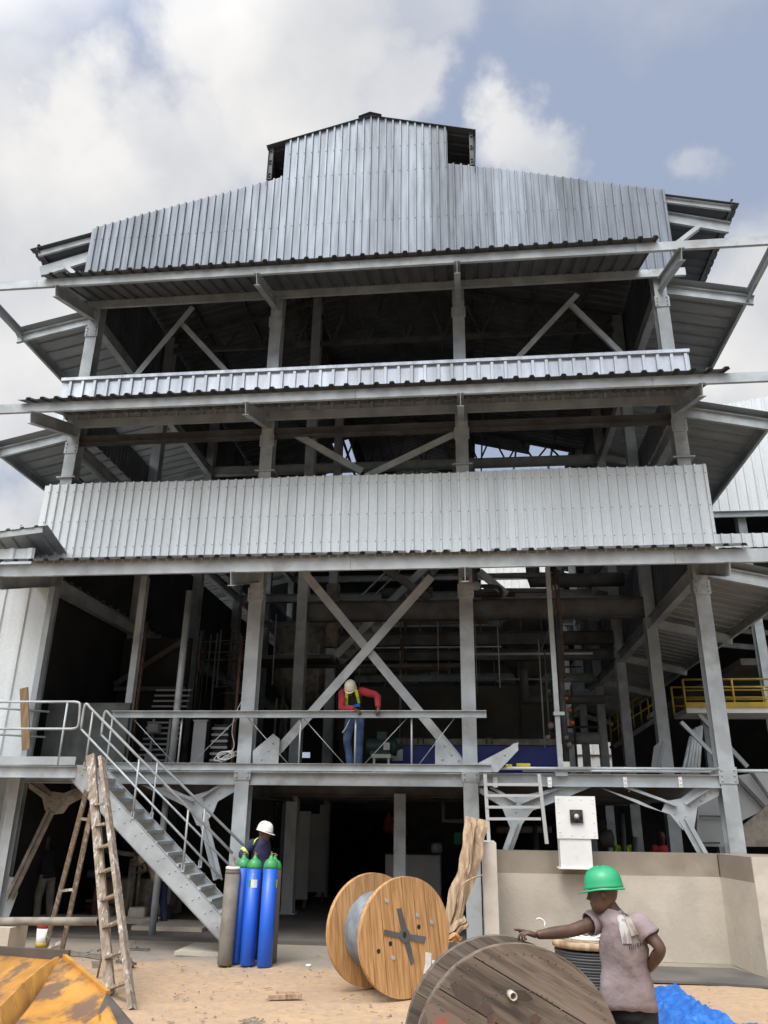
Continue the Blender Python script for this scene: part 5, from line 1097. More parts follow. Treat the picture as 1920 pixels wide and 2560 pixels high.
# rib plate
Rm = q9(300, 1130, 6.6)
mb = MB(); ed = smooth([R_top, q9(420, 1040, 7.1), q9(200, 1220, 6.4), q9(60, 1360, 6.0), R_bot], 5); vs = []
for i, p in enumerate(ed): q = p+V((.10, -.02, -.30-.02*math.sin(i))); vs += [p, q]
mb.add(vs, [(2*i, 2*i+1, 2*i+3, 2*i+2) for i in range(len(ed)-1)], True); o = mb.build('rib_plate', m_yelclean, LB); s_ = o.modifiers.new('t', 'SOLIDIFY'); s_.thickness = .035
grid(q9(590, 950, 7.5), E1, q9(-60, 1800, 5.0), q9(800, 1800, 5.2), 14, 12, .10, LB, 'inner_shell', m_yellow)
mb = MB(); mb.bar(A0, Cc, .05, .10); mb.build('top_lip', m_bktdark, LB)
mb = MB(); mb.bar(Cc+V((-.05, 0, .0)), E1, .03, .05); mb.build('edge_strip', m_yelclean, LB)
mb = MB(); mb.plate([E1+V((0, 0, .01)), F1, q9(1180, 1800, 5.4), q9(960, 1560, 5.9)], (.1, -1, .1), .04); mb.build('side_cutter', m_bktdark, LB)
mb = MB(); mb.plate([q9(1000, 1530, 5.85), q9(1080, 1440, 6.0), q9(1240, 1800, 5.3), q9(1000, 1800, 5.3)], (.1, -1, .1), .05); mb.build('side_plate', m_yellow, LB)
grid(q9(800, 1640, 5.5), q9(990, 1510, 5.8), q9(760, 1900, 4.9), q9(1010, 1900, 5.0), 6, 4, .04, LB, 'corner_fillet', m_yelclean)
mb = MB(); mb.box(G0.x, -1.9, 4.6, 7.4, -.0, .12); mb.build('floor_plate', m_bktdark, LB)
# tarp
TP = MB(); r = random.Random(8)
TPt = thing('blue_tarpaulin', (2.6, 12, 0), 'crumpled bright blue plastic tarpaulin on the ground behind the green helmeted man', 'tarpaulin')
def crumple(x0, x1, y0, y1, h, nx, ny, sd, root, edge):
    vs = []
    for j in range(ny+1):
        for i in range(nx+1):
            u, v = i/nx, j/ny; x = (x0+x1)/2+(x1-x0)*(u-.5)*(1-.45*v)+.10*mnoise.noise(V((u*4, v*4, sd))); y = y0+(y1-y0)*v+.12*mnoise.noise(V((u*4, v*4, sd+3)))
            rd = lambda f, o: 1-abs(mnoise.noise(V((x*f+.6*y, y*f*.8-.5*x, sd+o))))*2.2
            n_ = max(0, rd(1.7, 0))**2*.75+max(0, rd(4.5, 4))**1.5*.45+max(0, rd(10, 9))*.22; e = min(1, 7*min(u, 1-u, v, 1-v))
            vs.append((x, y, .015+edge(u, v)*h*(.1+n_)*e))
    mb = MB(); k = nx+1; mb.add(vs, [(j*k+i, j*k+i+1, (j+1)*k+i+1, (j+1)*k+i) for j in range(ny) for i in range(nx)], True); o = mb.build('folds', m_tarp, root); q = o.modifiers.new('t', 'SOLIDIFY'); q.thickness = .004; return o
crumple(1.7, 3.5, 8.8, 10.4, .16, 90, 90, 1, TPt, lambda u, v: (1.15-.6*u))
crumple(1.95, 2.85, 10.0, 12.6, .13, 60, 120, 5, TPt, lambda u, v: .9)
crumple(2.7, 3.9, 9.3, 10.4, .10, 80, 60, 9, TPt, lambda u, v: .8)
# wood chips, scraps and litter on the sand
r = random.Random(31); mb = MB()
for i in range(130):
    x = r.uniform(-6.5, 2.5); y = r.uniform(8.5, 14.5); a_ = r.uniform(0, 3.14); l = r.uniform(.02, .12); mb.bar((x, y, .01), (x+math.cos(a_)*l, y+math.sin(a_)*l, r.uniform(.008, .02)), r.uniform(.006, .02), .006)
o = mb.build('litter', m_woodl); tag(o, 'small wood chips and twigs scattered over the sand', 'litter', kind='stuff')
# ------------------------------------------------------------------ things in the ground floor gloom
a = z2(1025, 1075, Y=20); b = z2(1330, 1250, Y=20)
CB = thing('grey_cabinet', ((a.x+b.x)/2, 20, 0), 'low wide grey steel cabinet standing inside the doorway behind the thin post', 'cabinet')
mb = MB(); mb.box(a.x, b.x, 20, 20.7, .1, a.z); mb.build('body', m_cab, CB)
mb = MB(); mb.box(a.x-.02, b.x+.02, 19.98, 20.72, a.z, a.z+.03); mb.build('top', m_dark, CB)
for x0, x1 in ((a.x+.02, (a.x+b.x)/2-.01), ((a.x+b.x)/2+.01, b.x-.02)):
    mb = MB(); mb.box(x0, x1, 19.98, 19.999, .15, a.z-.03); d_ = mb.build('door', m_cab, CB); mb = MB(); mb.box(x1-.1, x1-.07, 19.955, 19.979, a.z-.4, a.z-.3); mb.build('handle', m_steel, d_)
for (p0, p1, Y0, l) in (((490, 835), (592, 1325), 21, 'tall pale grey door panel standing open inside the doorway, nearest of the pair'), ((590, 850), (690, 1285), 22.5, 'tall dimmer grey door panel standing further inside the doorway')):
    a = z2(*p0, Y=Y0); b = z2(*p1, Y=Y0); T_ = thing('door_panel', ((a.x+b.x)/2, Y0, 0), l, 'door panel')
    mb = MB(); mb.box(a.x, b.x, Y0, Y0+.06, b.z, a.z); mb.build('leaf', m_cab, T_); mb = MB(); mb.box(a.x+.06, b.x-.06, Y0-.012, Y0-.001, b.z+.1, b.z+.9); mb.build('inset', m_cab, T_)
    mb = MB(); mb.box(a.x+.02, a.x+.1, Y0, Y0+.05, .06, b.z); mb.box(b.x-.1, b.x-.02, Y0, Y0+.05, .06, b.z); mb.build('leg', m_rust, T_)
p = z2(1092, 1060, Y=20.2); mb = MB(); mb.lathe([(0, 0), (.09, 0), (.12, .1), (.1, .16), (.03, .2), (.03, .34), (.05, .36), (0, .4)], (p.x, 20.2, CB.children[1].bound_box[1][2] if False else z2(1025, 1075, Y=20).z+.032), 12); solo(mb, 'pump', m_dusty, 'small dusty pump standing on top of the grey cabinet', 'pump')
p = z2(1310, 1060, Y=20.3); mb = MB(); mb.lathe([(0, 0), (.12, 0), (.14, .1), (.12, .22), (0, .24)], (p.x, 20.3, z2(1025, 1075, Y=20).z+.032), 14); solo(mb, 'metal_pot', m_steel, 'rounded metal pot on the right end of the grey cabinet', 'pot')
a = z2(1405, 1020, Y=21); b = z2(1445, 955, Y=21); mb = MB(); mb.box(a.x, b.x, 21, 21.2, a.z, b.z); mb.box(a.x+.03, b.x-.03, 20.98, 21, a.z+.03, b.z-.1); solo(mb, 'green_box', M('green_panel_paint', (.05, .28, .17), None, 3), 'small green box on the wall behind the third column at ground level', 'box')
for k, (x, y) in enumerate(((1040, 930), (1075, 945), (1105, 900), (1120, 960), (1045, 890))):
    p = z2(x, y, Y=23); mb = MB(); mb.lathe([(0, -.1), (.14, -.08), (.16, .05), (.06, .15), (.06, .25), (0, .25)], p, 10, (random.uniform(-.5, .5), -.5, 1)); solo(mb, 'red_valve', M('red_valve_paint%d' % k, (.30, .03, .03), None, 3), 'red valve above the grey cabinet, '+['at the lower left of the group', 'in the middle of the group', 'at the upper right of the group', 'at the lower right of the group', 'at the upper left of the group'][k], 'valve', 'red valves above the grey cabinet')
mb = MB(); mb.box(-1.9, .0, 23.3, 23.5, .06, 2.7); solo(mb, 'valve_board', m_dark, 'dark board carrying the red valves above the grey cabinet', 'board')
mb = MB(); a = z2(1345, 780, Y=18.5); b = z2(1455, 890, Y=18.5); mb.tube([a, V((a.x, 18.5, b.z)), b], .05, 8); solo(mb, 'bent_pipe_bracket', m_dsteel, 'L-shaped grey pipe hanging left of the third column under the deck', 'pipe')
clutter('workbench', 'cluttered workbench with tools in the shade under the stair', 'workbench', (-8.2, -6.6, 18.2, 19.2, .1, 1.4), m_dusty, 14, 11)
clutter('pump_skid', 'dark pump and pipes in the shade beside the first front column', 'machine', (-10.5, -8.6, 19.5, 21, .1, 2.2), m_dark, 14, 15)
clutter('pipe_manifold', 'dark pipework in the shade behind the concrete wall', 'machine', (1.0, 4.2, 21, 22.5, .1, 2.3), m_dark, 18, 21)
mb = MB(); mb.box(-7.9, -5.4, 22.4, 22.6, 0, 2.6); solo(mb, 'grey_partition', m_gwall, 'drab grey partition wall in the shade behind the step ladder', 'partition')
# ------------------------------------------------------------------ people
def ell(c, a, b, n=14, k=1.0, sh=None):
    R = []
    for j in range(n):
        t = 2*math.pi*j/n; ct, st = math.cos(t), math.sin(t)
        ct = math.copysign(abs(ct)**k, ct); st = math.copysign(abs(st)**k, st); R.append(c+a*ct+b*st)
    return R
def skin_mesh(verts, edges, rad, sub=2):
    me = bpy.data.meshes.new('sk'); me.from_pydata([tuple(v) for v in verts], edges, []); o = bpy.data.objects.new('sk', me); COL.objects.link(o)
    md = o.modifiers.new('s', 'SKIN'); md.use_smooth_shade = True; md.branch_smoothing = .4
    for i, r in enumerate(rad):
        s = me.skin_vertices[0].data[i]; s.radius = (r, r) if not isinstance(r, tuple) else r
    me.skin_vertices[0].data[0].use_root = True
    m2 = o.modifiers.new('u', 'SUBSURF'); m2.levels = sub; m2.render_levels = sub
    dg = bpy.context.evaluated_depsgraph_get(); dg.update(); out = bpy.data.meshes.new_from_object(o.evaluated_get(dg))
    V_ = [v.co.copy() for v in out.vertices]; F_ = [tuple(p.vertices) for p in out.polygons]; bpy.data.objects.remove(o); return V_, F_
def headmesh(mb, c, fwd, up, s=1.0):
    """c = centre of skull; fwd facing; s scale (1 = adult, 0.23 m tall)"""
    fwd = V(fwd).normalized(); up = (V(up)-fwd*V(up).dot(fwd)).normalized(); rt = fwd.cross(up)
    prof = [(-.125, .018, .022, .045), (-.118, .036, .042, .040), (-.10, .050, .062, .030), (-.07, .060, .078, .016), (-.04, .066, .088, .006), (-.01, .070, .092, 0), (.02, .074, .095, -.004), (.05, .073, .094, -.006), (.08, .062, .080, -.006), (.105, .038, .05, -.005), (.117, .012, .016, -.004)]
    R = []
    for h, w, d, f in prof:
        ring = []
        for j in range(20):
            t = 2*math.pi*j/20; x = math.cos(t)*w; y = math.sin(t)*d+f
            if math.sin(t) > .3 and -.05 < h < .03: y -= .006*abs(math.sin(2*t))      # eye sockets
            ring.append(c+(rt*x+fwd*y+up*h)*s)
        R.append(ring)
    mb.rings(R)
    def p(x, y, z): return c+(rt*x+fwd*y+up*z)*s
    mb.rings([[p(-.006, .088, .005), p(.006, .088, .005), p(.004, .098, .005), p(-.004, .098, .005)], [p(-.009, .085, -.02), p(.009, .085, -.02), p(.006, .108, -.022), p(-.006, .108, -.022)], [p(-.016, .084, -.036), p(.016, .084, -.036), p(.010, .116, -.036), p(-.010, .116, -.036)], [p(-.012, .084, -.044), p(.012, .084, -.044), p(.006, .100, -.046), p(-.006, .100, -.046)]])
    for z, y, w in ((-.064, .086, .024), (-.074, .084, .021)):
        mb.tube([p(-w, y-.008, z), p(-w*.4, y+.004, z), p(w*.4, y+.004, z), p(w, y-.008, z)], [.004*s, .008*s, .008*s, .004*s], 6)
    for sx in (-1, 1):
        mb.rings([[p(sx*(.070+e*.012), -.008+math.cos(a)*.018*k, -.012+math.sin(a)*.031*k) for a in [i*.785 for i in range(8)]] for e, k in ((0, .9), (.8, 1.0), (1.2, .7))])
def hand(mb, w, d, palm_n, s=1.0, curl=(.5, .5, .5, .5), thumb=1, point=False, side=1):
    """w wrist, d finger direction, palm_n palm normal, side=+1 thumb towards d x palm_n"""
    d = V(d).normalized(); n = V(palm_n); n = (n-d*n.dot(d)).normalized(); x = d.cross(n)*side
    R = []
    for l, wd, th in ((0, .024, .019), (.025, .032, .018), (.06, .041, .016), (.088, .040, .013)):
        R.append(ell(w+d*l*s, x*wd*s, n*th*s, 12, .8))
    mb.rings(R)
    for i, (off, ln, r) in enumerate(((.030, .074, .0092), (.010, .082, .0095), (-.010, .076, .0090), (-.029, .060, .0080))):
        c = curl[i]; p = w+(d*.082+x*off)*s; P = [p-d*.012*s, p]; dr = d.copy(); axis = x
        for q, f in ((.45, .8), (.32, 1.1), (.23, .8)):
            dr = (dr*math.cos(c*f)+n*math.sin(c*f)*1).normalized(); nn = (n*math.cos(c*f)-d*math.sin(c*f)); P.append(P[-1]+dr*ln*q*s)
            # rotate frame
        P2 = [P[0], P[1]]; a = 0; cur = P[1]
        for q, f in ((.45, .8), (.32, 1.1), (.23, .8)):
            a += c*f; cur = cur+(d*math.cos(a)+n*math.sin(a))*ln*q*s; P2.append(cur)
        mb.tube(P2, [r*s, r*1.05*s, r*s, r*.92*s, r*.6*s], 8)
    b = w+(d*.030+x*.026)*s; mb.tube([b, b+(x*.022+d*.022+n*.006)*s, b+(x*.034+d*.048+n*.016*thumb)*s, b+(x*.034+d*.070+n*.028*thumb)*s], [.013*s, .0125*s, .011*s, .007*s], 8)
def helmet(root, c, fwd, up, s, mat, label=None):
    fwd = V(fwd).normalized(); up = (V(up)-fwd*V(up).dot(fwd)).normalized(); rt = fwd.cross(up); R = []
    for h, w, l in ((-.012, .112, .136), (.0, .108, .131), (.03, .106, .128), (.06, .099, .12), (.09, .083, .103), (.112, .058, .075), (.124, .028, .038), (.127, .005, .008)):
        ring = []
        for j in range(32):
            t = 2*math.pi*j/32; ridge = .007*(max(0, 1-abs(math.cos(t))*5)+.8*max(0, 1-abs(abs(math.cos(t))-.42)*9))*(1 if h > .05 else .2)
            ring.append(c+(rt*math.cos(t)*w+fwd*math.sin(t)*l+up*(h+ridge))*s)
        R.append(ring)
    mb = MB(); mb.rings(R); o = mb.build('helmet', mat, root)
    mb = MB(); R = []
    for a, b_, z in ((1.0, 1.0, -.012), (1.045, 1.04, -.019), (1.05, 1.045, -.025), (.99, .99, -.020)):
        ring = []
        for j in range(32):
            t = 2*math.pi*j/32; pk = max(0, math.sin(t))**3*.042*(1 if a > 1.01 else 0)
            ring.append(c+(rt*math.cos(t)*.112*a+fwd*(math.sin(t)*.136*b_+pk)+up*(z-.012*max(0, math.sin(t))**2-.004*max(0, -math.sin(t))))*s)
        R.append(ring)
    mb.rings(R, cap=False); mb.build('brim', mat, o); return o
def limb(pts, rad, n=12): 
    P = smooth(pts, 4); m_ = len(pts)-1; rs = []
    for i in range(len(P)): t = i/4; k = min(int(t), m_-1); f = t-k; f = f*f*(3-2*f); rs.append(rad[k]*(1-f)+rad[k+1]*f)
    return P, rs
def wrinkle(mb, amp, sc, seed):
    mb.v = [tuple(V(v)+V((mnoise.noise(V(v)*sc+V((seed, 0, 0))), mnoise.noise(V(v)*sc+V((0, seed, 0))), mnoise.noise(V(v)*sc+V((0, 0, seed)))))*amp) for v in mb.v]
def person(label, J, fwd, cl, s=1.0, group=None):
    """J: joints; cl: clothing materials and options"""
    g = lambda k: V(J[k]); T = thing('person', (g('pelvis').x, g('pelvis').y, J.get('z0', 0)), label, 'person', group)
    fw = V(fwd).normalized()
    names = ['pelvis', 'waist', 'chest', 'neck', 'headb', 'shl', 'ell', 'wrl', 'shr', 'elr', 'wrr', 'hipl', 'knl', 'anl', 'hipr', 'knr', 'anr']
    J2 = dict(J); J2['headb'] = tuple(g('head')-V((0, 0, .02)))
    rad = dict(pelvis=.095, waist=.085, chest=.105, neck=.066, headb=.056, shl=.058, ell=.049, wrl=.032, shr=.058, elr=.049, wrr=.032, hipl=.085, knl=.058, anl=.04, hipr=.085, knr=.058, anr=.04)
    for sd in ('l', 'r'):
        for nm, a, b, r in (('ua', 'sh'+sd, 'el'+sd, .057), ('fa', 'el'+sd, 'wr'+sd, .050), ('th', 'hip'+sd, 'kn'+sd, .075), ('cf', 'kn'+sd, 'an'+sd, .056)):
            J2[nm+sd] = tuple(V(J2[a]).lerp(V(J2[b]), .4 if nm in ('fa', 'cf') else .5)); rad[nm+sd] = r; names.append(nm+sd)
        f = V(J2['an'+sd])+J.get('toe'+sd, fw*.15)-V((0, 0, .05)); J2['toe'+sd] = tuple(f); rad['toe'+sd] = .035; names.append('toe'+sd)
    E_ = [('pelvis', 'waist'), ('waist', 'chest'), ('chest', 'neck'), ('neck', 'headb')]
    for sd in 'lr': E_ += [('chest', 'sh'+sd), ('sh'+sd, 'ua'+sd), ('ua'+sd, 'el'+sd), ('el'+sd, 'fa'+sd), ('fa'+sd, 'wr'+sd), ('pelvis', 'hip'+sd), ('hip'+sd, 'th'+sd), ('th'+sd, 'kn'+sd), ('kn'+sd, 'cf'+sd), ('cf'+sd, 'an'+sd), ('an'+sd, 'toe'+sd)]
    ix = {k: i for i, k in enumerate(names)}
    vv, ff = skin_mesh([J2[k] for k in names], [(ix[a], ix[b]) for a, b in E_], [rad[k]*s*.93 for k in names])
    mb = MB(); mb.add(vv, ff, True)
    headmesh(mb, g('head'), J['face'], J.get('up', (0, 0, 1)), s*1.1)
    for sd in 'lr':
        if 'hand'+sd in J: hd, pn, cu, th, side = J['hand'+sd]; hand(mb, V(J['wr'+sd]), hd, pn, s, cu, th, side=side)
    mb.build('body', cl.get('skin', m_skin), T)
    # torso garment
    sr = g('shr')-g('shl'); sx = sr.normalized(); bk = sx.cross(V((0, 0, 1))).normalized()
    hx = (g('hipr')-g('hipl')).normalized(); hb = hx.cross(V((0, 0, 1))).normalized()
    if 'top' in cl:
        hem = J.get('hem', g('pelvis')-V((0, 0, .06))); half = sr.length/2
        R = []; c0 = V(hem); up_ax = (g('chest')-g('waist')).normalized()
        for c, a, b, ax in ((c0, .195, .148, hx), (c0.lerp(g('waist'), .5), .182, .138, hx), (g('waist'), .165, .122, hx.lerp(sx, .5)), (g('waist').lerp(g('chest'), .55), .175, .13, sx), (g('chest'), half*.95+.01, .132, sx), (g('chest').lerp(g('neck'), .45), half*.93, .115, sx), (g('chest').lerp(g('neck'), .78), half*.60, .085, sx), (g('neck')+V((0, 0, -.005)), .075, .07, sx)):
            axn = V(ax).normalized(); bb = axn.cross(V((0, 0, 1)) if abs(up_ax.z) > .6 else up_ax).normalized(); R.append(ell(V(c), axn*a*s*cl.get('fit', 1), bb*b*s*cl.get('fit', 1), 28, .9))
        Rn = []
        for a_, b_ in zip(R, R[1:]):
            for f in (0, .33, .66): Rn.append([p.lerp(q, f) for p, q in zip(a_, b_)])
        Rn.append(R[-1]); mb = MB(); mb.rings(Rn, cap=False)
        sl = cl.get('sleeve', 1.0)
        for sd in 'lr':
            a, e, w = g('sh'+sd), g('el'+sd), g('wr'+sd); st = a.lerp(g('chest'), .35)
            if sl <= .6: pts = [st, a, a.lerp(e, sl)]; rr_ = [.078*s, .084*s, .082*s]
            else: pts = [st, a, a.lerp(e, .5), e, e.lerp(w, .5), e.lerp(w, .92)]; rr_ = [.078*s, .082*s, .074*s, .066*s, .060*s, .048*s]
            P, rs = limb(pts, rr_); mb.tube(P, rs, 14, cap=False)
        wrinkle(mb, cl.get('wr', .012)*1.3, 6, 3); wrinkle(mb, cl.get('wr', .012)*.6, 19, 5); o = mb.build('shirt', cl['top'], T); q = o.modifiers.new('t', 'SOLIDIFY'); q.thickness = .006; cl['_shirt'] = o
    if 'bottom' in cl:
        mb = MB(); R = [ell(g('pelvis').lerp(g('waist'), .25), hx*.125*s, hb*.09*s, 22), ell(g('pelvis')-V((0, 0, .02)), hx*.15*s, hb*.112*s, 22), ell(g('pelvis')-V((0, 0, .09)), hx*.16*s, hb*.125*s, 22), ell(g('pelvis')-V((0, 0, .13)), hx*.10*s, hb*.08*s, 22)]; mb.rings(R)
        for sd in 'lr':
            P, rs = limb([g('hip'+sd)+V((0, 0, .03)), g('hip'+sd).lerp(g('kn'+sd), .5), g('kn'+sd), g('kn'+sd).lerp(g('an'+sd), .5), g('an'+sd)], [x*s for x in (.098, .092, .078, .072, .066)]); mb.tube(P, rs, 16)
        wrinkle(mb, .010, 10, 7); mb.build('trousers', cl['bottom'], T)
        for sd in 'lr':
            a = g('an'+sd); t = V(J2['toe'+sd]); mb = MB(); d = (t-a); d.z = 0; d.normalize(); x = d.cross(V((0, 0, 1))); zz = a.z-.085*s
            mb.rings([ell(V((a.x, a.y, 0))+d*l*s+V((0, 0, zz+h*s)), x*w*s, V((0, 0, 1))*hh*s, 12, .7) for l, w, h, hh in ((-.07, .03, .05, .05), (-.04, .045, .06, .06), (.05, .045, .055, .055), (.12, .05, .035, .035), (.18, .035, .03, .025))]); mb.build('boot', cl.get('boot', m_black), T)
    if 'helmet' in cl: helmet(T, g('head')+V(J.get('up', (0, 0, 1))).normalized()*.035*s+V(J['face']).normalized()*-.004, J.get('hface', J['face']), J.get('hup', J.get('up', (0, 0, 1))), s*1.06, cl['helmet'])
    return T
# --- man in the green helmet
Ym = 6.5; P = lambda x, y, dy=0: z7(x, y, Y=Ym+dy)
hd = P(955, 330)
J = dict(head=hd, neck=P(1010, 455, .02), chest=P(1120, 640), waist=P(1130, 940), pelvis=P(1160, 1230),
         shl=P(975, 555, .12), ell=P(690, 655, .02), wrl=P(395, 690, -.1), shr=P(1265, 610, -.08), elr=P(1440, 800, -.16), wrr=P(1325, 985, .0),
         face=(-1, .25, -.10), up=(.06, 0, 1))
J['hipl'] = J['pelvis']+V((-.09, .03, -.03)); J['hipr'] = J['pelvis']+V((.09, -.02, -.03))
J['knl'] = J['hipl']+V((-.03, .05, -.42)); J['knr'] = J['hipr']+V((.03, .02, -.42)); J['anl'] = V((J['knl'].x, J['knl'].y, .10)); J['anr'] = V((J['knr'].x+.02, J['knr'].y, .10))
J['hup'] = (.28, 0, 1); J['hem'] = P(1160, 1290); J['toel'] = V((-.13, .06, 0)); J['toer'] = V((-.13, .05, 0))
J['handl'] = (P(110, 610, -.2)-P(395, 690, -.1), (0, .15, -1), (.05, .75, 1.0, 1.15), .6, -1); J['handr'] = (P(1290, 1080, .02)-P(1325, 985, 0), (-.8, .5, 0), (.35, .45, .5, .6), .5, 1)
cl = dict(top=m_shirt, bottom=m_black, helmet=m_helg, sleeve=.5, wr=.016, fit=1.0)
G1 = person('man in a green helmet and taupe T-shirt stretching one arm over the old reel', J, (-1, .2, 0), cl)
m_sole = m_black
# back print, neck scarf over the right shoulder
def curved(pts, name, mat, root, off=.004, n=8, hh=None):
    """patch that hugs the back of the shirt: project image points on the shirt surface"""
    sh = cl['_shirt']; dg = bpy.context.evaluated_depsgraph_get(); dg.update(); inv = sh.matrix_world.inverted()
    import mathutils
    bm = bmesh.new(); bm.from_mesh(sh.data); tree = mathutils.bvhtree.BVHTree.FromBMesh(bm); bm.free()
    (x0, y0), (x1, y1), (x2, y2), (x3, y3) = pts; vs = []; ok = True
    for j in range(n+1):
        for i in range(n+1):
            u, v = i/n, j/n; px = (x0*(1-u)+x1*u)*(1-v)+(x3*(1-u)+x2*u)*v; py = (y0*(1-u)+y1*u)*(1-v)+(y3*(1-u)+y2*u)*v
            o = V((0, 0, CAM_Z)); d = ray(1220+px/3.318, 2130+py/3.318).normalized(); bo = V(sh['_o']); h = tree.ray_cast(o-bo, d, 50)
            vs.append(None if h[0] is None else h[0]+bo-d*off)
    mb = MB(); k = n+1; F_ = [(j*k+i, j*k+i+1, (j+1)*k+i+1, (j+1)*k+i) for j in range(n) for i in range(n)]; F_ = [f for f in F_ if all(vs[q] is not None for q in f)]
    mb.add([v or V((0, 0, 0)) for v in vs], F_, True)
    if not F_: return None
    o = mb.build(name, mat, root); bm = bmesh.new(); bm.from_mesh(o.data); bmesh.ops.delete(bm, geom=[v for v in bm.verts if not v.link_faces], context='VERTS'); bm.to_mesh(o.data); bm.free(); return o
curved([(1065, 520), (1150, 520), (1195, 760), (1115, 760)], 'shirt_print', m_print, cl['_shirt'], .012)
curved([(1110, 470), (1160, 500), (1250, 680), (1190, 700)], 'towel', M('cream_cloth', (.36, .315, .27), (.29, .25, .215), 6, rough=.95, bump=.5, bs=12), G1, .022, 10)
for x, y, w, h in ((1172, 790, 10, 38), (1190, 790, 8, 36), (1206, 785, 8, 34), (1222, 780, 6, 40), (1240, 770, 14, 32), (1262, 768, 12, 30)):
    curved([(x-w/2, y-h/2), (x+w/2, y-h/2), (x+w/2+5, y+h/2), (x-w/2+5, y+h/2)], 'dark_lettering', m_ink, cl['_shirt'], .013, 2)
# --- man in red on the deck
sc = 9.22; P = lambda x, y, Y=15.55: at(820+x/sc, 1680+y/sc, Y=Y)
J = dict(head=P(515, 385, 15.42), neck=P(535, 480, 15.5), chest=P(560, 640, 15.6), waist=P(600, 900, 15.75), pelvis=P(620, 1080, 15.8),
         shl=P(330, 460, 15.5), ell=P(320, 830, 15.25), wrl=P(640, 868, 14.93), shr=P(770, 450, 15.5), elr=P(1120, 540, 15.25), wrr=P(1165, 840, 14.92),
         face=(-.05, -.75, -.62), up=(0, -.55, 1), z0=2.92)
J['hipl'] = J['pelvis']+V((-.09, 0, -.03)); J['hipr'] = J['pelvis']+V((.09, 0, -.03))
J['knl'] = P(440, 1550, 15.55); J['knr'] = P(720, 1600, 15.6); J['anl'] = P(520, 2130, 15.6); J['anr'] = P(700, 2130, 15.65)
for k in ('anl', 'anr'): J[k].z = 3.02
J['toel'] = V((-.03, -.14, 0)); J['toer'] = V((.04, -.14, 0)); J['z0'] = 2.92
J['handl'] = (V((.9, -.35, -.55)), (0, .4, -1), (.7, .75, .8, .8), .5, 1); J['handr'] = (V((-.1, -.35, -1)), (0, .9, -.3), (.6, .7, .8, .9), .5, -1)
J['hem'] = J['pelvis']+V((0, 0, .02))
cl = dict(top=m_red, bottom=m_jeans, helmet=m_hely, sleeve=1.0, boot=m_woodr, wr=.012)
G2 = person('man in cream helmet, red sleeves and faded jeans leaning over the deck railing', J, (0, -1, 0), cl)
mb = MB(); vx = V((1, 0, 0))
R = []
for c, a, b in ((J['hem']+V((0, 0, .05)), .19, .14), (J['waist'], .178, .135), (J['waist'].lerp(J['chest'], .5), .18, .142), (J['chest'], .19, .146), (J['chest'].lerp(J['neck'], .5), .17, .125), (J['chest'].lerp(J['neck'], .85), .10, .09)):
    R.append(ell(c, V((a, 0, 0)), V((0, b, b*.35)), 22))
mb.rings(R, cap=False); mb.build('vest', m_black, G2)
for p, q in (((430, 440), (430, 760)), ((640, 400), (715, 720))):
    mb = MB(); P_ = [P(p[0], p[1], 15.33), P((p[0]+q[0])/2, (p[1]+q[1])/2, 15.40), P(q[0], q[1], 15.52)]
    for i in range(2): mb.bar(P_[i], P_[i+1], .055, .012, up=(0, -1, .3))
    mb.build('hi_vis_strap', m_hiviz, G2)
mb = MB(); mb.bar(P(500, 770, 15.52), P(740, 770, 15.52), .05, .02, up=(0, -1, 0)); mb.build('blue_harness_belt', m_blue, G2)
mb = MB(); mb.tube(smooth([P(500, 1100, 15.6), P(400, 1300, 15.5), P(330, 1400, 15.5)]), .010, 6); mb.build('harness_rope', m_white, G2)
# --- man behind the gas cylinders
P = lambda x, y, Y=14.0: z8(x, y, Y=Y)
J = dict(head=P(765, 272), neck=P(720, 345, 14.0), chest=P(700, 490, 14.0), waist=P(710, 640, 14.0), pelvis=P(700, 770, 14.0),
         shl=P(770, 420, 14.2), ell=P(800, 600, 14.25), wrl=P(790, 700, 14.0), shr=P(620, 425, 13.9), elr=P(465, 560, 13.8), wrr=P(520, 660, 13.62),
         face=(1, -.1, -.25), up=(.15, 0, 1))
J['hipl'] = J['pelvis']+V((.02, .09, -.02)); J['hipr'] = J['pelvis']+V((-.02, -.09, -.02))
J['knl'] = J['hipl']+V((.05, 0, -.42)); J['knr'] = J['hipr']+V((.05, 0, -.42)); J['anl'] = V((J['knl'].x-.03, J['knl'].y, .10)); J['anr'] = V((J['knr'].x-.03, J['knr'].y, .10)); J['toel'] = V((.14, 0, 0)); J['toer'] = V((.14, 0, 0))
J['handl'] = (V((.1, -.2, -1)), (-1, 0, 0), (.4, .5, .6, .6), .5, 1); J['handr'] = (V((.25, -.4, -1)), (1, 0, 0), (.5, .6, .6, .7), .5, -1)
cl = dict(top=m_navy, bottom=m_navy, helmet=m_helw, sleeve=.98, wr=.012)
G3 = person('man in a white helmet and navy work suit standing behind the gas cylinders', J, (1, 0, 0), cl)
a, b = V(J['shr']), V(J['elr']); p = a.lerp(b, .82); d = (b-a).normalized()
mb = MB(); mb.lathe([(.078, -.028), (.084, -.022), (.083, .022), (.076, .028)], p, 16, d); mb.build('sleeve_band', m_hiviz, G3)
mb = MB(); mb.lathe([(.0835, -.010), (.086, 0), (.0835, .010)], p, 16, d); mb.build('sleeve_reflector', m_refl, G3)
mb = MB(); q = V(J['shr']); mb.tube([q+V((.0, -.075, -.02)), q+V((.03, -.05, .055)), q+V((.05, .03, .085))], [.018, .02, .018], 8, sq=.5); mb.build('shoulder_band', m_hiviz, G3)
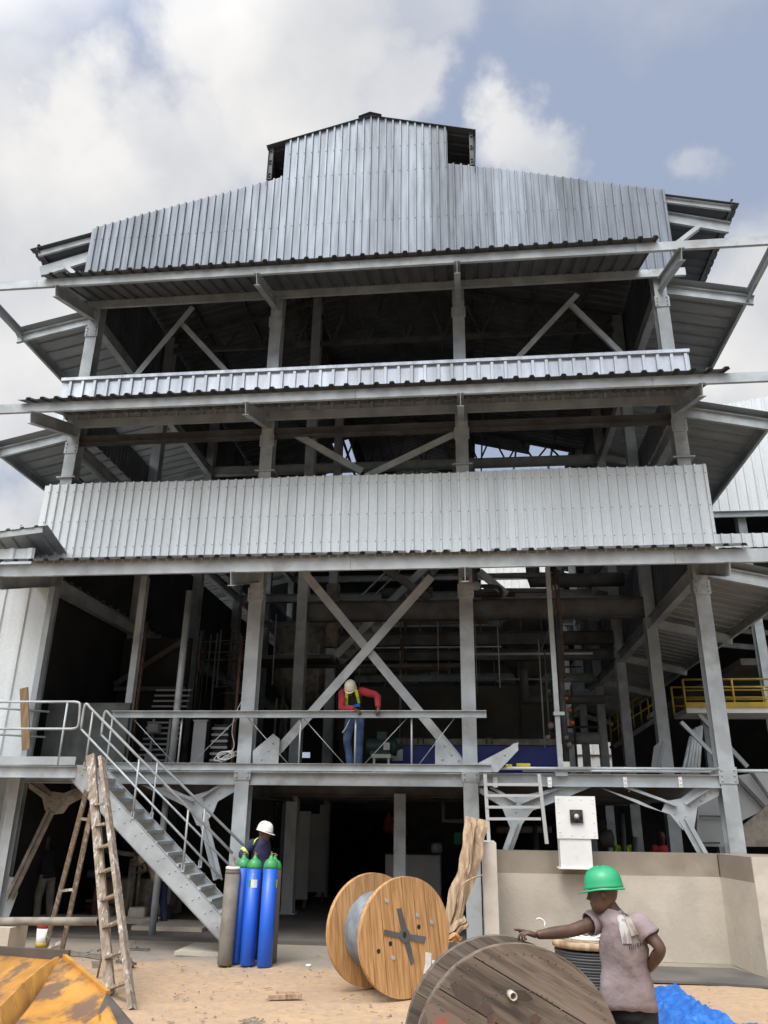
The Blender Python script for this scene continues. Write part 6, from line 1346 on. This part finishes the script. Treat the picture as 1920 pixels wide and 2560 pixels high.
# --- workers in the shade
def plain(label, feet, h, fwd, cl, lean=0, arms=.35, group=None):
    s = h/1.75; f = V(fwd).normalized(); r = f.cross(V((0, 0, 1))); b = V(feet)
    q = lambda x, y, z: b+r*x*s+f*(y+lean*max(0, z-.9))*s+V((0, 0, z*s-abs(lean)*.25*max(0, z-.9)))
    J = dict(head=q(0, .03, 1.62), neck=q(0, 0, 1.47), chest=q(0, 0, 1.28), waist=q(0, 0, 1.08), pelvis=q(0, 0, .95), shl=q(-.19, 0, 1.40), shr=q(.19, 0, 1.40), ell=q(-.24, .06, 1.13), elr=q(.24, .06, 1.13), wrl=q(-.2, arms, 1.05), wrr=q(.2, arms, 1.05),
             hipl=q(-.09, 0, .92), hipr=q(.09, 0, .92), knl=q(-.12, .05, .5), knr=q(.12, -.02, .5), anl=q(-.13, .0, .1), anr=q(.14, -.08, .1), face=tuple(f+V((0, 0, -.3))), up=(0, 0, 1), toel=f*.15, toer=f*.15, handl=(f+V((0, 0, -.3)), (0, 0, -1), (.5, .5, .6, .6), .5, 1), handr=(f+V((0, 0, -.3)), (0, 0, -1), (.5, .5, .6, .6), .5, -1), z0=b.z)
    return person(label, J, fwd, cl, s, group)
p = z1(270, 1380, Z=.06); p.y = min(p.y, 17.5); p = z1(250, 1380, Y=17.2); p.z = .0
plain('worker in a black jacket in the shade left of the step ladder', (p.x, p.y, 0), 1.75, (-.8, .3, 0), dict(top=m_black, bottom=m_dusty, sleeve=1, boot=m_black), lean=.25)
p = z1(930, 1460, Y=17.2)
plain('worker in blue trousers and a beige shirt bent over in the shade under the stair', (p.x, p.y, 0), 1.75, (-1, .1, 0), dict(top=M('beige_cloth', (.3, .24, .17), None, 5), bottom=M('dark_denim', (.03, .05, .13), None, 5), sleeve=.5), lean=.8)
p = z3(880, 775, Y=24); plain('distant worker in a yellow-green vest seen above the concrete wall', (p.x, 24, .06), 1.75, (-.3, -1, 0), dict(top=m_hiviz, bottom=m_dark, sleeve=.4))
p = z3(1085, 775, Y=21); plain('distant worker in a red jacket seen under the right knee brace', (p.x, 21, .06), 1.85, (.2, -1, 0), dict(top=m_red, bottom=m_dark, sleeve=1))
